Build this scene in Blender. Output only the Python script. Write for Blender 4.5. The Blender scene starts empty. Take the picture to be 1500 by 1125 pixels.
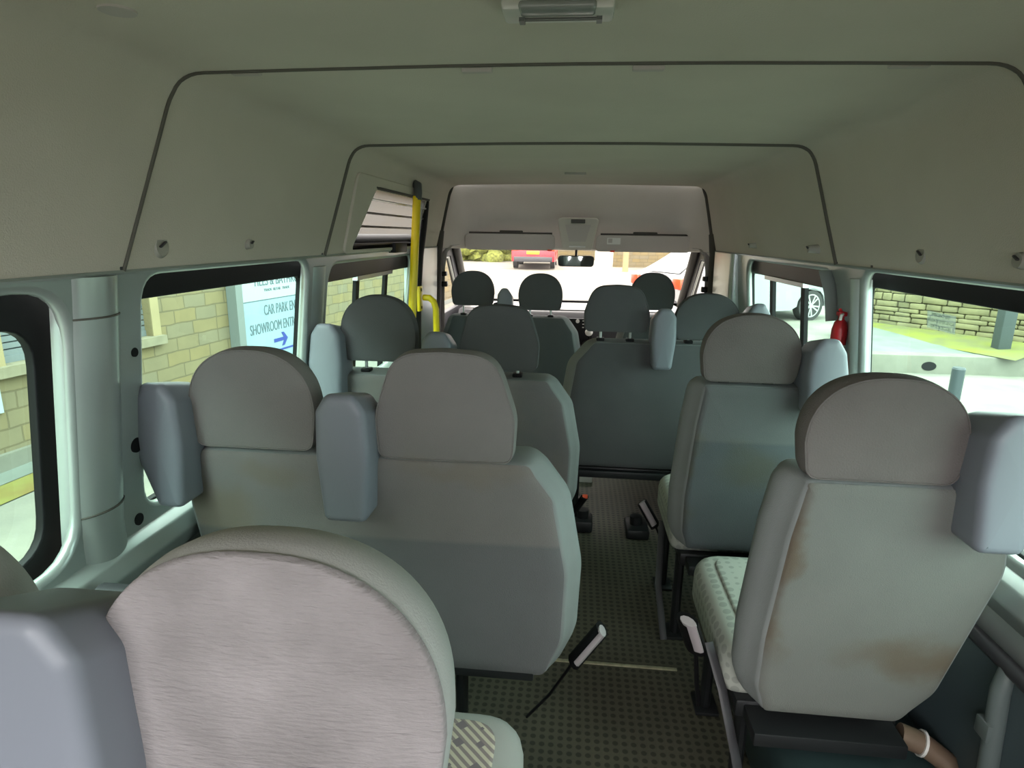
import bpy, bmesh, math, random
from mathutils import Vector, Matrix
random.seed(7)
S = bpy.context.scene
COL = S.collection
PI = math.pi

# ------------------------------------------------------------------ materials
def mat(name, col, rough=.7, metal=0, noise=0, nscale=8, col2=None, bump=0, bscale=200, spec=.5, emit=None, estr=0, stretch=None):
    m = bpy.data.materials.new(name); m.use_nodes = True
    nt = m.node_tree; b = nt.nodes['Principled BSDF']
    b.inputs['Base Color'].default_value = (*col, 1)
    b.inputs['Roughness'].default_value = rough
    b.inputs['Metallic'].default_value = metal
    b.inputs['Specular IOR Level'].default_value = spec
    tc = nt.nodes.new('ShaderNodeTexCoord')
    if noise or col2:
        n = nt.nodes.new('ShaderNodeTexNoise'); n.inputs['Scale'].default_value = nscale
        n.inputs['Detail'].default_value = 5
        nt.links.new(tc.outputs['Object'], n.inputs['Vector'])
        r = nt.nodes.new('ShaderNodeValToRGB')
        r.color_ramp.elements[0].position = .38; r.color_ramp.elements[1].position = .66
        c2 = col2 or tuple(c*(1-noise) for c in col)
        r.color_ramp.elements[0].color = (*col, 1); r.color_ramp.elements[1].color = (*c2, 1)
        nt.links.new(n.outputs['Fac'], r.inputs['Fac'])
        nt.links.new(r.outputs['Color'], b.inputs['Base Color'])
    if bump:
        n2 = nt.nodes.new('ShaderNodeTexNoise'); n2.inputs['Scale'].default_value = bscale
        n2.inputs['Detail'].default_value = 3
        if stretch:
            mp = nt.nodes.new('ShaderNodeMapping'); mp.inputs['Scale'].default_value = stretch
            nt.links.new(tc.outputs['Object'], mp.inputs['Vector']); nt.links.new(mp.outputs['Vector'], n2.inputs['Vector'])
        else:
            nt.links.new(tc.outputs['Object'], n2.inputs['Vector'])
        bp = nt.nodes.new('ShaderNodeBump'); bp.inputs['Strength'].default_value = bump
        bp.inputs['Distance'].default_value = .004
        nt.links.new(n2.outputs['Fac'], bp.inputs['Height']); nt.links.new(bp.outputs['Normal'], b.inputs['Normal'])
    if emit:
        b.inputs['Emission Color'].default_value = (*emit, 1); b.inputs['Emission Strength'].default_value = estr
    return m

def glass(name, tint, haze=0, refl=.03):
    m = bpy.data.materials.new(name); m.use_nodes = True
    nt = m.node_tree; nt.nodes.clear()
    o = nt.nodes.new('ShaderNodeOutputMaterial')
    t = nt.nodes.new('ShaderNodeBsdfTransparent'); t.inputs['Color'].default_value = (*tint, 1)
    g = nt.nodes.new('ShaderNodeBsdfGlossy'); g.inputs['Roughness'].default_value = .02
    mx = nt.nodes.new('ShaderNodeMixShader'); mx.inputs['Fac'].default_value = refl
    nt.links.new(t.outputs[0], mx.inputs[1]); nt.links.new(g.outputs[0], mx.inputs[2])
    last = mx
    if haze:
        d = nt.nodes.new('ShaderNodeBsdfTranslucent'); d.inputs['Color'].default_value = (.21, .20, .195, 1)
        m2 = nt.nodes.new('ShaderNodeMixShader'); m2.inputs['Fac'].default_value = haze
        nt.links.new(mx.outputs[0], m2.inputs[1]); nt.links.new(d.outputs[0], m2.inputs[2]); last = m2
    nt.links.new(last.outputs[0], o.inputs['Surface'])
    return m

M = {}
M['headliner'] = mat('headliner_fabric', (.62, .575, .50), .95, noise=.06, nscale=3, bump=.25, bscale=350)
M['cab_liner'] = mat('cab_headliner_fabric', (0.609, 0.566, 0.522), .95, noise=.05, nscale=3, bump=.2, bscale=350)
M['metal'] = mat('grey_painted_metal', (.42, .465, .45), .30, .45, noise=.08, nscale=6)
M['black'] = mat('black_rubber', (.004, .004, .005), .55, spec=.25)
M['blackm'] = mat('black_metal', (.02, .022, .024), .45, .3)
M['brownrub'] = mat('brown_black_window_rail', (0.03, 0.018, 0.0168), .45)
M['joint'] = mat('grey_rubber_joint_strip', (.10, .095, .08), .7)
M['seam'] = mat('dark_trim_strip', (.055, .05, .042), .8)
M['fabric'] = mat('grey_seat_fabric', (0.176, 0.176, 0.18), .95, col2=(0.205, 0.193, 0.184), nscale=5, bump=.3, bscale=450)
M['fab_side_lit'] = mat('grey_side_lit_fabric', (0.229, 0.245, 0.245), .9, noise=.08, nscale=6, bump=.2, bscale=450)  # grey seat cloth lightened: side-light on the flanks put into the colour
M['fab_near'] = mat('worn_grey_velour', (.300, .278, .280), .95, col2=(.185, .172, .170), nscale=6, bump=.9, bscale=60, stretch=(1, 1, 4.5))
M['fab_rim_lit'] = mat('pale_grey_lit_rim_fabric', (.44, .44, .425), .85, noise=.06, nscale=6, bump=.2, bscale=450)  # rim cloth lightened: light falling on the near headrest tops is in the colour
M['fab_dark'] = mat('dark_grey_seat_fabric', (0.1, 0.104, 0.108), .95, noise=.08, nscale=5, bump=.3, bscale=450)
M['plastic'] = mat('grey_moulded_plastic', (0.203, 0.221, 0.257), .42)
M['darkplastic'] = mat('dark_blue_grey_plastic_panel', (.06, .085, .095), .5)
M['chrome'] = mat('bare_steel', (.6, .62, .62), .3, .9)
M['buckle'] = mat('mauve_grey_buckle_plastic', (.42, .38, .40), .4)
M['red_button'] = mat('orange_red_release_button', (.85, .12, .05), .4)
M['yellow'] = mat('bright_yellow_enamel', (.85, .64, .01), .35)
M['red'] = mat('red_enamel', (.55, .02, .03), .35)
M['white'] = mat('white_plastic', (.75, .75, .72), .5)
M['belt'] = mat('pale_grey_webbing', (.50, .48, .46), .8)
M['visor'] = mat('visor_vinyl', (0.506, 0.468, 0.442), .8, bump=.1)
M['console'] = mat('console_plastic', (0.562, 0.537, 0.475), .6)
M['dash'] = mat('dashboard_plastic', (.035, .035, .04), .45)
M['dash_top'] = mat('grey_dashboard_top', (.2, .2, .2), .3)
M['mirror'] = mat('mirror_glass', (.8, .82, .8), .03, 1)
M['lens'] = mat('lamp_lens', (.55, .56, .52), .3)
M['bulbglass'] = mat('dark_tube', (.1, .11, .1), .3)
M['glass_side'] = glass('green_tinted_side_glass', (.60, .86, .76))
M['glass_front'] = glass('clear_windscreen_glass', (.86, .81, .77))
M['glass_upper'] = glass('hazy_upper_panel_glass', (.20, .19, .19), haze=.45)
M['glass_rear'] = glass('clear_rear_door_glass', (.88, .86, .86))
M['glass_sticker'] = glass('clear_sticker_film', (.80, .86, .82), haze=.25, refl=.02)
M['carglass'] = mat('dark_car_glass', (.06, .08, .08), .08)
M['carwhite'] = mat('white_car_paint', (0.27, 0.277, 0.285), .25)
M['carsilver'] = mat('silver_car_paint', (.50, .52, .55), .28, .3)
M['carred'] = mat('red_car_paint', (0.42, 0.014, 0.0245), .25)
M['tyre'] = mat('tyre_rubber', (.03, .03, .03), .8)
M['alloy'] = mat('alloy_wheel_silver', (0.434, 0.434, 0.434), .3, .5)
M['lamp_red'] = mat('red_lamp_lens', (.85, .06, .02), .3)
M['plate'] = mat('yellow_number_plate', (.75, .50, .02), .5)
M['stone'] = mat('sandstone_sill', (0.197, 0.174, 0.116), .9, noise=.2, nscale=6)
M['jamb'] = mat('cream_stone_jamb', (0.261, 0.209, 0.11), .9, noise=.1, nscale=4)
M['shutter'] = mat('grey_louvre_paint', (0.132, 0.15, 0.156), .6)
M['signblue'] = mat('pale_blue_sign_panel', (0.205, 0.291, 0.341), .4, noise=.12, nscale=3)
M['signwhite'] = mat('white_sign_panel', (0.291, 0.341, 0.36), .4)
M['signpost'] = mat('grey_sign_edge', (0.132, 0.15, 0.144), .5)
M['letter'] = mat('grey_sign_lettering', (.055, .085, .10), .5)
M['arrow'] = mat('blue_sign_arrow', (.012, .03, .20), .5)
M['concrete'] = mat('kerb_concrete', (0.149, 0.146, 0.118), .9, noise=.15, nscale=5)
M['post'] = mat('dark_grey_post_paint', (0.036, 0.0468, 0.0468), .6)
M['bollard'] = mat('steel_bollard_paint', (0.0343, 0.045, 0.0515), .4)
M['moss'] = mat('mossy_grass', (0.136, 0.143, 0.0155), 1, col2=(0.105, 0.105, 0.0372), nscale=2.5, bump=.5, bscale=30)
M['path'] = mat('pale_path_slabs', (0.132, 0.15, 0.132), .9, noise=.25, nscale=2)
M['hedge'] = mat('hedge_leaves', (0.166, 0.192, 0.0384), .95, noise=.6, nscale=9)
M['sticker'] = mat('clear_sticker_border', (.45, .52, .46), .5)
M['stickerband'] = mat('grey_sticker_print', (.16, .21, .18), .5)
M['hose'] = mat('tan_corrugated_hose', (.16, .11, .075), .6)
M['armblack'] = mat('dark_fastener', (.04, .04, .045), .5)
M['knob'] = mat('hook_plastic', (.36, .35, .31), .5)

def brick_mat(name, c1, c2, mortar, scale, w, h, rx=0, ry=0, rough_warp=.03, vec='XZ', msize=.02):
    m = bpy.data.materials.new(name); m.use_nodes = True
    nt = m.node_tree; b = nt.nodes['Principled BSDF']; b.inputs['Roughness'].default_value = .92
    tc = nt.nodes.new('ShaderNodeTexCoord')
    sp = nt.nodes.new('ShaderNodeSeparateXYZ'); nt.links.new(tc.outputs['Object'], sp.inputs[0])
    cb = nt.nodes.new('ShaderNodeCombineXYZ')
    nt.links.new(sp.outputs['X'], cb.inputs['X']); nt.links.new(sp.outputs['Z'], cb.inputs['Y'])
    n0 = nt.nodes.new('ShaderNodeTexNoise'); n0.inputs['Scale'].default_value = 5
    nt.links.new(tc.outputs['Object'], n0.inputs['Vector'])
    add = nt.nodes.new('ShaderNodeVectorMath'); add.operation = 'MULTIPLY_ADD'
    add.inputs[1].default_value = (rough_warp,)*3
    nt.links.new(n0.outputs['Color'], add.inputs[0]); nt.links.new(cb.outputs[0], add.inputs[2])
    br = nt.nodes.new('ShaderNodeTexBrick'); br.inputs['Scale'].default_value = scale
    br.inputs['Brick Width'].default_value = w; br.inputs['Row Height'].default_value = h
    br.inputs['Mortar Size'].default_value = msize
    br.inputs['Color1'].default_value = (*c1, 1); br.inputs['Color2'].default_value = (*c2, 1); br.inputs['Mortar'].default_value = (*mortar, 1)
    br.offset = .5; br.squash = 1.2; br.squash_frequency = 3
    nt.links.new(add.outputs[0], br.inputs['Vector'])
    n = nt.nodes.new('ShaderNodeTexNoise'); n.inputs['Scale'].default_value = 3.5; n.inputs['Detail'].default_value = 6
    nt.links.new(tc.outputs['Object'], n.inputs['Vector'])
    mx = nt.nodes.new('ShaderNodeMix'); mx.data_type = 'RGBA'; mx.blend_type = 'MULTIPLY'; mx.inputs[0].default_value = .55
    r = nt.nodes.new('ShaderNodeValToRGB'); r.color_ramp.elements[0].color = (.5, .48, .45, 1); r.color_ramp.elements[1].color = (1.15, 1.1, 1, 1)
    nt.links.new(n.outputs['Fac'], r.inputs['Fac'])
    nt.links.new(br.outputs['Color'], mx.inputs[6]); nt.links.new(r.outputs['Color'], mx.inputs[7])
    nt.links.new(mx.outputs[2], b.inputs['Base Color'])
    bp = nt.nodes.new('ShaderNodeBump'); bp.inputs['Strength'].default_value = .6; bp.inputs['Distance'].default_value = .02; bp.invert = True
    nt.links.new(br.outputs['Fac'], bp.inputs['Height']); nt.links.new(bp.outputs['Normal'], b.inputs['Normal'])
    return m
M['sandstone'] = brick_mat('coursed_sandstone', (0.185, 0.146, 0.0672), (0.162, 0.143, 0.0924), (0.118, 0.098, 0.0532), 1, .34, .152, msize=.008)
M['drystone'] = brick_mat('dry_stone_rubble', (.36, .33, .17), (.27, .26, .14), (.06, .06, .03), 1, .42, .13, rough_warp=.12, msize=.012)

def floor_mat():
    m = bpy.data.materials.new('studded_rubber_floor'); m.use_nodes = True
    nt = m.node_tree; b = nt.nodes['Principled BSDF']; b.inputs['Roughness'].default_value = .6
    tc = nt.nodes.new('ShaderNodeTexCoord')
    v = nt.nodes.new('ShaderNodeTexVoronoi'); v.voronoi_dimensions = '2D'; v.inputs['Scale'].default_value = 38; v.inputs['Randomness'].default_value = 0
    nt.links.new(tc.outputs['Object'], v.inputs['Vector'])
    r = nt.nodes.new('ShaderNodeValToRGB'); r.color_ramp.elements[0].position = .26; r.color_ramp.elements[1].position = .36
    r.color_ramp.elements[0].color = (.035, .035, .028, 1); r.color_ramp.elements[1].color = (.095, .092, .070, 1)
    nt.links.new(v.outputs['Distance'], r.inputs['Fac'])
    n = nt.nodes.new('ShaderNodeTexNoise'); n.inputs['Scale'].default_value = 4; n.inputs['Detail'].default_value = 6
    nt.links.new(tc.outputs['Object'], n.inputs['Vector'])
    r2 = nt.nodes.new('ShaderNodeValToRGB'); r2.color_ramp.elements[0].color = (.55, .55, .55, 1); r2.color_ramp.elements[1].color = (1.3, 1.25, 1.1, 1)
    nt.links.new(n.outputs['Fac'], r2.inputs['Fac'])
    mx = nt.nodes.new('ShaderNodeMix'); mx.data_type = 'RGBA'; mx.blend_type = 'MULTIPLY'; mx.inputs[0].default_value = .8
    nt.links.new(r.outputs['Color'], mx.inputs[6]); nt.links.new(r2.outputs['Color'], mx.inputs[7]); nt.links.new(mx.outputs[2], b.inputs['Base Color'])
    bp = nt.nodes.new('ShaderNodeBump'); bp.inputs['Strength'].default_value = .5; bp.inputs['Distance'].default_value = .002; bp.invert = True
    nt.links.new(v.outputs['Distance'], bp.inputs['Height']); nt.links.new(bp.outputs['Normal'], b.inputs['Normal'])
    return m
M['floor'] = floor_mat()

def pattern_mat():
    m = bpy.data.materials.new('patterned_moquette'); m.use_nodes = True
    nt = m.node_tree; b = nt.nodes['Principled BSDF']; b.inputs['Roughness'].default_value = .95
    tc = nt.nodes.new('ShaderNodeTexCoord')
    w = nt.nodes.new('ShaderNodeTexWave'); w.inputs['Scale'].default_value = 32; w.bands_direction = 'DIAGONAL'; w.inputs['Distortion'].default_value = .3
    nt.links.new(tc.outputs['Object'], w.inputs['Vector'])
    r = nt.nodes.new('ShaderNodeValToRGB'); r.color_ramp.elements[0].position = .4; r.color_ramp.elements[1].position = .6
    r.color_ramp.elements[0].color = (.30, .24, .24, 1); r.color_ramp.elements[1].color = (.62, .55, .45, 1)
    nt.links.new(w.outputs['Fac'], r.inputs['Fac'])
    v = nt.nodes.new('ShaderNodeTexVoronoi'); v.inputs['Scale'].default_value = 22; v.inputs['Randomness'].default_value = .25; v.distance = 'MANHATTAN'
    nt.links.new(tc.outputs['Object'], v.inputs['Vector'])
    lt = nt.nodes.new('ShaderNodeMath'); lt.operation = 'LESS_THAN'; lt.inputs[1].default_value = .42
    nt.links.new(v.outputs['Distance'], lt.inputs[0])
    mx = nt.nodes.new('ShaderNodeMix'); mx.data_type = 'RGBA'
    nt.links.new(lt.outputs[0], mx.inputs[0]); nt.links.new(r.outputs['Color'], mx.inputs[6]); mx.inputs[7].default_value = (.22, .18, .20, 1)
    nt.links.new(mx.outputs[2], b.inputs['Base Color'])
    return m
M['moquette'] = pattern_mat()
def dots_mat():
    m = bpy.data.materials.new('spotted_moquette'); m.use_nodes = True
    nt = m.node_tree; b = nt.nodes['Principled BSDF']; b.inputs['Roughness'].default_value = .95
    tc = nt.nodes.new('ShaderNodeTexCoord')
    v = nt.nodes.new('ShaderNodeTexVoronoi'); v.inputs['Scale'].default_value = 34; v.inputs['Randomness'].default_value = .15
    nt.links.new(tc.outputs['Object'], v.inputs['Vector'])
    r = nt.nodes.new('ShaderNodeValToRGB'); r.color_ramp.elements[0].position = .36; r.color_ramp.elements[1].position = .42
    r.color_ramp.elements[0].color = (.30, .32, .29, 1); r.color_ramp.elements[1].color = (.40, .42, .38, 1)
    nt.links.new(v.outputs['Distance'], r.inputs['Fac']); nt.links.new(r.outputs['Color'], b.inputs['Base Color'])
    return m
M['spots'] = dots_mat()

def stained(name, base, stain, blobs, split=None):
    """seat fabric with stains of their own shape, blobs = [(x,y,z,radius,strength)] in object space"""
    m = mat(name, base, .95, noise=.07, nscale=6, bump=.3, bscale=450)
    nt = m.node_tree; b = nt.nodes['Principled BSDF']
    tc = nt.nodes.new('ShaderNodeTexCoord')
    src = b.inputs['Base Color'].links[0].from_socket
    n = nt.nodes.new('ShaderNodeTexNoise'); n.inputs['Scale'].default_value = 7; n.inputs['Detail'].default_value = 4
    nt.links.new(tc.outputs['Object'], n.inputs['Vector'])
    wv = nt.nodes.new('ShaderNodeVectorMath'); wv.operation = 'MULTIPLY_ADD'; wv.inputs[1].default_value = (.16,)*3
    nt.links.new(n.outputs['Color'], wv.inputs[0]); nt.links.new(tc.outputs['Object'], wv.inputs[2])
    for (x, y, z, sx, sz, st) in blobs:
        sb = nt.nodes.new('ShaderNodeVectorMath'); sb.operation = 'SUBTRACT'; sb.inputs[1].default_value = (x+.08, y+.08, z+.08)
        nt.links.new(wv.outputs[0], sb.inputs[0])
        ml = nt.nodes.new('ShaderNodeVectorMath'); ml.operation = 'MULTIPLY'; ml.inputs[1].default_value = (1/sx, 0, 1/sz)
        nt.links.new(sb.outputs[0], ml.inputs[0])
        ln = nt.nodes.new('ShaderNodeVectorMath'); ln.operation = 'LENGTH'; nt.links.new(ml.outputs[0], ln.inputs[0])
        mr = nt.nodes.new('ShaderNodeMapRange'); mr.interpolation_type = 'SMOOTHSTEP'
        mr.inputs[1].default_value = 1.0; mr.inputs[2].default_value = .2; mr.inputs[3].default_value = 0; mr.inputs[4].default_value = st
        nt.links.new(ln.outputs['Value'], mr.inputs[0])
        mx = nt.nodes.new('ShaderNodeMix'); mx.data_type = 'RGBA'; mx.inputs[7].default_value = (*stain, 1)
        nt.links.new(mr.outputs[0], mx.inputs[0]); nt.links.new(src, mx.inputs[6]); src = mx.outputs[2]
    if split:   # the lower rear panel is sewn on in a darker, bluer cloth
        sz = nt.nodes.new('ShaderNodeSeparateXYZ'); nt.links.new(tc.outputs['Object'], sz.inputs[0])
        mr = nt.nodes.new('ShaderNodeMapRange'); mr.inputs[1].default_value = split+.012; mr.inputs[2].default_value = split; mr.inputs[3].default_value = 0; mr.inputs[4].default_value = 1
        nt.links.new(sz.outputs['Z'], mr.inputs[0])
        mx = nt.nodes.new('ShaderNodeMix'); mx.data_type = 'RGBA'; mx.blend_type = 'MULTIPLY'; mx.inputs[7].default_value = (.74, .79, .84, 1)
        nt.links.new(mr.outputs[0], mx.inputs[0]); nt.links.new(src, mx.inputs[6]); src = mx.outputs[2]
    nt.links.new(src, b.inputs['Base Color'])
    return m

# ------------------------------------------------------------------ mesh helpers
class B:
    def __init__(s): s.bm = bmesh.new()
    def box(s, x0, x1, y0, y1, z0, z1, bev=0, seg=2):
        r = bmesh.ops.create_cube(s.bm, size=1)
        for v in r['verts']:
            v.co = Vector(((x0+x1)/2+v.co.x*(x1-x0), (y0+y1)/2+v.co.y*(y1-y0), (z0+z1)/2+v.co.z*(z1-z0)))
        if bev:
            es = list({e for v in r['verts'] for e in v.link_edges})
            bmesh.ops.bevel(s.bm, geom=es, offset=bev, segments=seg, affect='EDGES', profile=.5)
        return s
    def tube(s, pts, r, n=10, flat=None):
        pts = [Vector(p) for p in pts]; rings = []
        up = Vector((0, 0, 1))
        for i, p in enumerate(pts):
            d = (pts[min(i+1, len(pts)-1)]-pts[max(i-1, 0)]).normalized()
            if i == 0:
                u = d.cross(up)
                if u.length < .25: u = d.cross(Vector((0, 1, 0)))
            else: u = u-d*u.dot(d)
            u.normalize(); w = u.cross(d).normalized()
            ra, rb = (r, r) if flat is None else (r, flat)
            rings.append([s.bm.verts.new(p+u*math.cos(2*PI*k/n)*ra+w*math.sin(2*PI*k/n)*rb) for k in range(n)])
        for a, b in zip(rings, rings[1:]):
            for k in range(n): s.bm.faces.new((a[k], a[(k+1) % n], b[(k+1) % n], b[k]))
        s.bm.faces.new(rings[0][::-1]); s.bm.faces.new(rings[-1])
        return s
    def cyl(s, c, axis, r, h, n=24, r2=None):
        a = Vector(axis).normalized(); p0 = Vector(c)
        u = a.orthogonal().normalized(); w = a.cross(u); r2 = r if r2 is None else r2
        A = [s.bm.verts.new(p0+(u*math.cos(2*PI*k/n)+w*math.sin(2*PI*k/n))*r) for k in range(n)]
        Bv = [s.bm.verts.new(p0+a*h+(u*math.cos(2*PI*k/n)+w*math.sin(2*PI*k/n))*r2) for k in range(n)]
        for k in range(n): s.bm.faces.new((A[k], A[(k+1) % n], Bv[(k+1) % n], Bv[k]))
        s.bm.faces.new(A[::-1]); s.bm.faces.new(Bv)
        return s
    def quad(s, *pts):
        s.bm.faces.new([s.bm.verts.new(p) for p in pts]); return s
    def prism(s, poly, f0, f1):
        """poly of 2-D points; f0/f1 map (a,b)->3-D for the two faces"""
        A = [s.bm.verts.new(f0(*p)) for p in poly]; C_ = [s.bm.verts.new(f1(*p)) for p in poly]
        n = len(poly)
        for k in range(n): s.bm.faces.new((A[k], A[(k+1) % n], C_[(k+1) % n], C_[k]))
        s.bm.faces.new(A[::-1]); s.bm.faces.new(C_)
        return s

def props(o, label=None, cat=None, group=None, kind=None):
    if label: o['label'] = label
    if cat: o['category'] = cat
    if group: o['group'] = group
    if kind: o['kind'] = kind
    return o
def mk(name, b, m, parent=None, smooth=True, ang=40, **k):
    bm = b.bm if isinstance(b, B) else b
    bmesh.ops.recalc_face_normals(bm, faces=bm.faces)
    off = Vector(parent.location) if parent else None
    if parent and parent.parent: off = Vector(parent.parent.location)+Vector(parent.location)
    if off: bmesh.ops.translate(bm, verts=bm.verts, vec=-off)
    me = bpy.data.meshes.new(name); bm.to_mesh(me); bm.free()
    if smooth:
        me.shade_smooth(); me.set_sharp_from_angle(angle=math.radians(ang))
    me.materials.append(M[m] if isinstance(m, str) else m)
    o = bpy.data.objects.new(name, me); COL.objects.link(o)
    if parent: o.parent = parent
    return props(o, **k)
def empty(name, loc, **k):
    o = bpy.data.objects.new(name, None); COL.objects.link(o); o.location = loc; o.empty_display_size = .1
    return props(o, **k)

def rpoly(pts, seg=8):
    """rounded polygon from (a,b,r)"""
    out = []; n = len(pts)
    for i in range(n):
        p = Vector(pts[i][:2]); a = Vector(pts[i-1][:2]); c = Vector(pts[(i+1) % n][:2]); r = pts[i][2]
        if r <= 0: out.append(tuple(p)); continue
        d1 = (a-p); d2 = (c-p); l1, l2 = d1.length, d2.length; d1.normalize(); d2.normalize()
        ang = d1.angle(d2); t = min(r/math.tan(ang/2), l1*.49, l2*.49)
        s, e = p+d1*t, p+d2*t
        for k in range(seg+1):
            q = k/seg
            out.append(tuple(s*(1-q)**2+p*2*q*(1-q)+e*q*q))
    return out
def dense(poly, step):
    out = []
    for i, p in enumerate(poly):
        q = poly[(i+1) % len(poly)]; L = math.dist(p, q); n = max(1, int(L/step))
        for k in range(n): out.append((p[0]+(q[0]-p[0])*k/n, p[1]+(q[1]-p[1])*k/n))
    return out
def offset(poly, o):
    n = len(poly); area = sum(poly[i][0]*poly[(i+1) % n][1]-poly[(i+1) % n][0]*poly[i][1] for i in range(n))
    sg = 1 if area > 0 else -1; out = []
    for i in range(n):
        a = poly[i-1]; c = poly[(i+1) % n]; tx, ty = c[0]-a[0], c[1]-a[1]; L = math.hypot(tx, ty) or 1
        out.append((poly[i][0]-sg*ty/L*o, poly[i][1]+sg*tx/L*o))
    return out
def cushion(outline, y0, y1, rb=.02, rf=.03, inset=0, indepth=.06, crown=.012, xf=None, b=None, zkeep=0):
    """soft pad: outline in (x,z), rear face at y0, front face at y1; returns builder and rear-edge ring"""
    b = b or B(); xf = xf or (lambda x, y, z: (x, y, z))
    rings = []
    for k in range(5):
        t = PI/2*k/4; rings.append((inset+rb*(1-math.sin(t)), y0+rb*(1-math.cos(t))))
    if inset:
        for k in range(1, 4):
            q = k/3; rings.append((inset*(1-math.sin(q*PI/2)), y0+rb+indepth*q))
    for k in range(5):
        t = PI/2*k/4; rings.append((rf*(1-math.cos(t)), y1-rf+rf*math.sin(t)))
    V = []
    cx = sum(p[0] for p in outline)/len(outline); cz = sum(p[1] for p in outline)/len(outline)
    def off(o):
        q = offset(outline, o)
        return [(a[0], a[1]+(c[1]-a[1])*zkeep*min(1, inset/max(o, 1e-6))) for a, c in zip(q, outline)] if zkeep else q
    base0 = off(rings[0][0]); base1 = off(rings[-1][0])
    def ring(pl, y): return [b.bm.verts.new(xf(p[0], y, p[1])) for p in pl]
    for s in (.25, .5, .75, .9): V.append(ring([(cx+(p[0]-cx)*s, cz+(p[1]-cz)*s) for p in base0], y0-crown*(1-s**2)))
    edge = None
    for o, y in rings: V.append(ring(off(o), y))
    for s in (.9, .75, .5, .25): V.append(ring([(cx+(p[0]-cx)*s, cz+(p[1]-cz)*s) for p in base1], y1+crown*(1-s**2)))
    n = len(outline)
    for a, c in zip(V, V[1:]):
        for k in range(n): b.bm.faces.new((a[k], a[(k+1) % n], c[(k+1) % n], c[k]))
    for rr, y in ((V[0], y0-crown), (V[-1], y1+crown)):
        c = b.bm.verts.new(xf(cx, y, cz))
        for k in range(n): b.bm.faces.new((rr[k], rr[(k+1) % n], c))
    edge = [xf(p[0], y0+rb*.25, p[1]) for p in offset(outline, inset+rb*.12)]
    return b, edge
def loop_tube(pts, r, n=6):
    b = B(); pts = [Vector(p) for p in pts]; m = len(pts); rings = []
    for i, p in enumerate(pts):
        d = (pts[(i+1) % m]-pts[i-1]).normalized(); u = d.cross(Vector((0, 1, 0))).normalized(); w = u.cross(d)
        rings.append([b.bm.verts.new(p+u*math.cos(2*PI*k/n)*r+w*math.sin(2*PI*k/n)*r) for k in range(n)])
    for i in range(m):
        a, c = rings[i], rings[(i+1) % m]
        for k in range(n): b.bm.faces.new((a[k], a[(k+1) % n], c[(k+1) % n], c[k]))
    return b

def text_bm(txt, size, squeeze, place):
    cu = bpy.data.curves.new('t', 'FONT'); cu.body = txt; cu.size = size; cu.extrude = .002; cu.align_x = 'LEFT'
    o = bpy.data.objects.new('t', cu); COL.objects.link(o)
    dg = bpy.context.evaluated_depsgraph_get(); me = bpy.data.meshes.new_from_object(o.evaluated_get(dg))
    bpy.data.objects.remove(o); bpy.data.curves.remove(cu)
    b = B(); b.bm.from_mesh(me); bpy.data.meshes.remove(me)
    for v in b.bm.verts: v.co = Vector(place(v.co.x*squeeze, v.co.y, v.co.z))
    return b
def filled(outer, holes, depth, bev=0):
    cu = bpy.data.curves.new('c', 'CURVE'); cu.dimensions = '2D'; cu.fill_mode = 'BOTH'; cu.extrude = depth; cu.bevel_depth = bev; cu.bevel_resolution = 3
    for pl in [outer]+holes:
        s = cu.splines.new('POLY'); s.points.add(len(pl)-1)
        for i, p in enumerate(pl): s.points[i].co = (p[0], p[1], 0, 1)
        s.use_cyclic_u = True
    o = bpy.data.objects.new('c', cu); COL.objects.link(o)
    dg = bpy.context.evaluated_depsgraph_get(); me = bpy.data.meshes.new_from_object(o.evaluated_get(dg))
    bpy.data.objects.remove(o); bpy.data.curves.remove(cu)
    b = B(); b.bm.from_mesh(me); bpy.data.meshes.remove(me); return b

# ------------------------------------------------------------------ the van shell
YB, YC = -.55, 4.10
def XW(z): return .895+.12*(1.345-max(z, .80))          # inner face of the side wall
def rrect(y0, y1, z0, z1, r): return rpoly([(y0, z0, r), (y1, z0, r), (y1, z1, r), (y0, z1, r)], 6)
WIN = {  # opening (y0,y1,z0,z1,corner)
  'L1': (.22, 1.032, .775, 1.312, .10), 'L2': (1.235, 2.068, .785, 1.325, .07), 'L3': (2.255, 3.46, .72, 1.30, .09),
  'R1': (.28, .98, .775, 1.305, .10), 'R2': (1.20, 2.0, .775, 1.325, .06), 'R3': (2.20, 3.33, .72, 1.31, .10)}
GLS = {  # clear glass inside the black border
  'L1': (.29, 1.02, .784, 1.250, .08), 'L2': (1.22, 2.145, .763, 1.270, .04), 'L3': (2.25, 3.62, .70, 1.237, .05),
  'R1': (.35, 1.02, .784, 1.250, .08), 'R2': (1.25, 2.10, .752, 1.277, .035), 'R3': (2.19, 3.475, .70, 1.252, .05)}
def side_wall(side):
    k = 'L' if side < 0 else 'R'
    holes = [rrect(a-.014, b_+.014, c-.014, d-(-.014), r+.014) for a, b_, c, d, r in (WIN[k+i] for i in '123')]
    b = filled([(YB, .62), (YC, .62), (YC, 1.40), (YB, 1.40)], holes, .0, .014)
    for v in b.bm.verts:
        y, z, d = v.co; v.co = Vector((side*(XW(z)+.008+d), y, z))
    # lower wall with a rolled ledge
    prof = [(XW(.64)-.006, .66), (XW(.62)-.02, .64), (.935, .60), (.93, .5), (.93, .0), (1.0, 0), (1.0, .66)]
    b.prism(prof, lambda a, z: (side*a, YB, z), lambda a, z: (side*a, YC, z))
    return mk('wall_left' if side < 0 else 'wall_right', b, 'metal', kind='structure')
side_wall(-1); side_wall(1)

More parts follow.
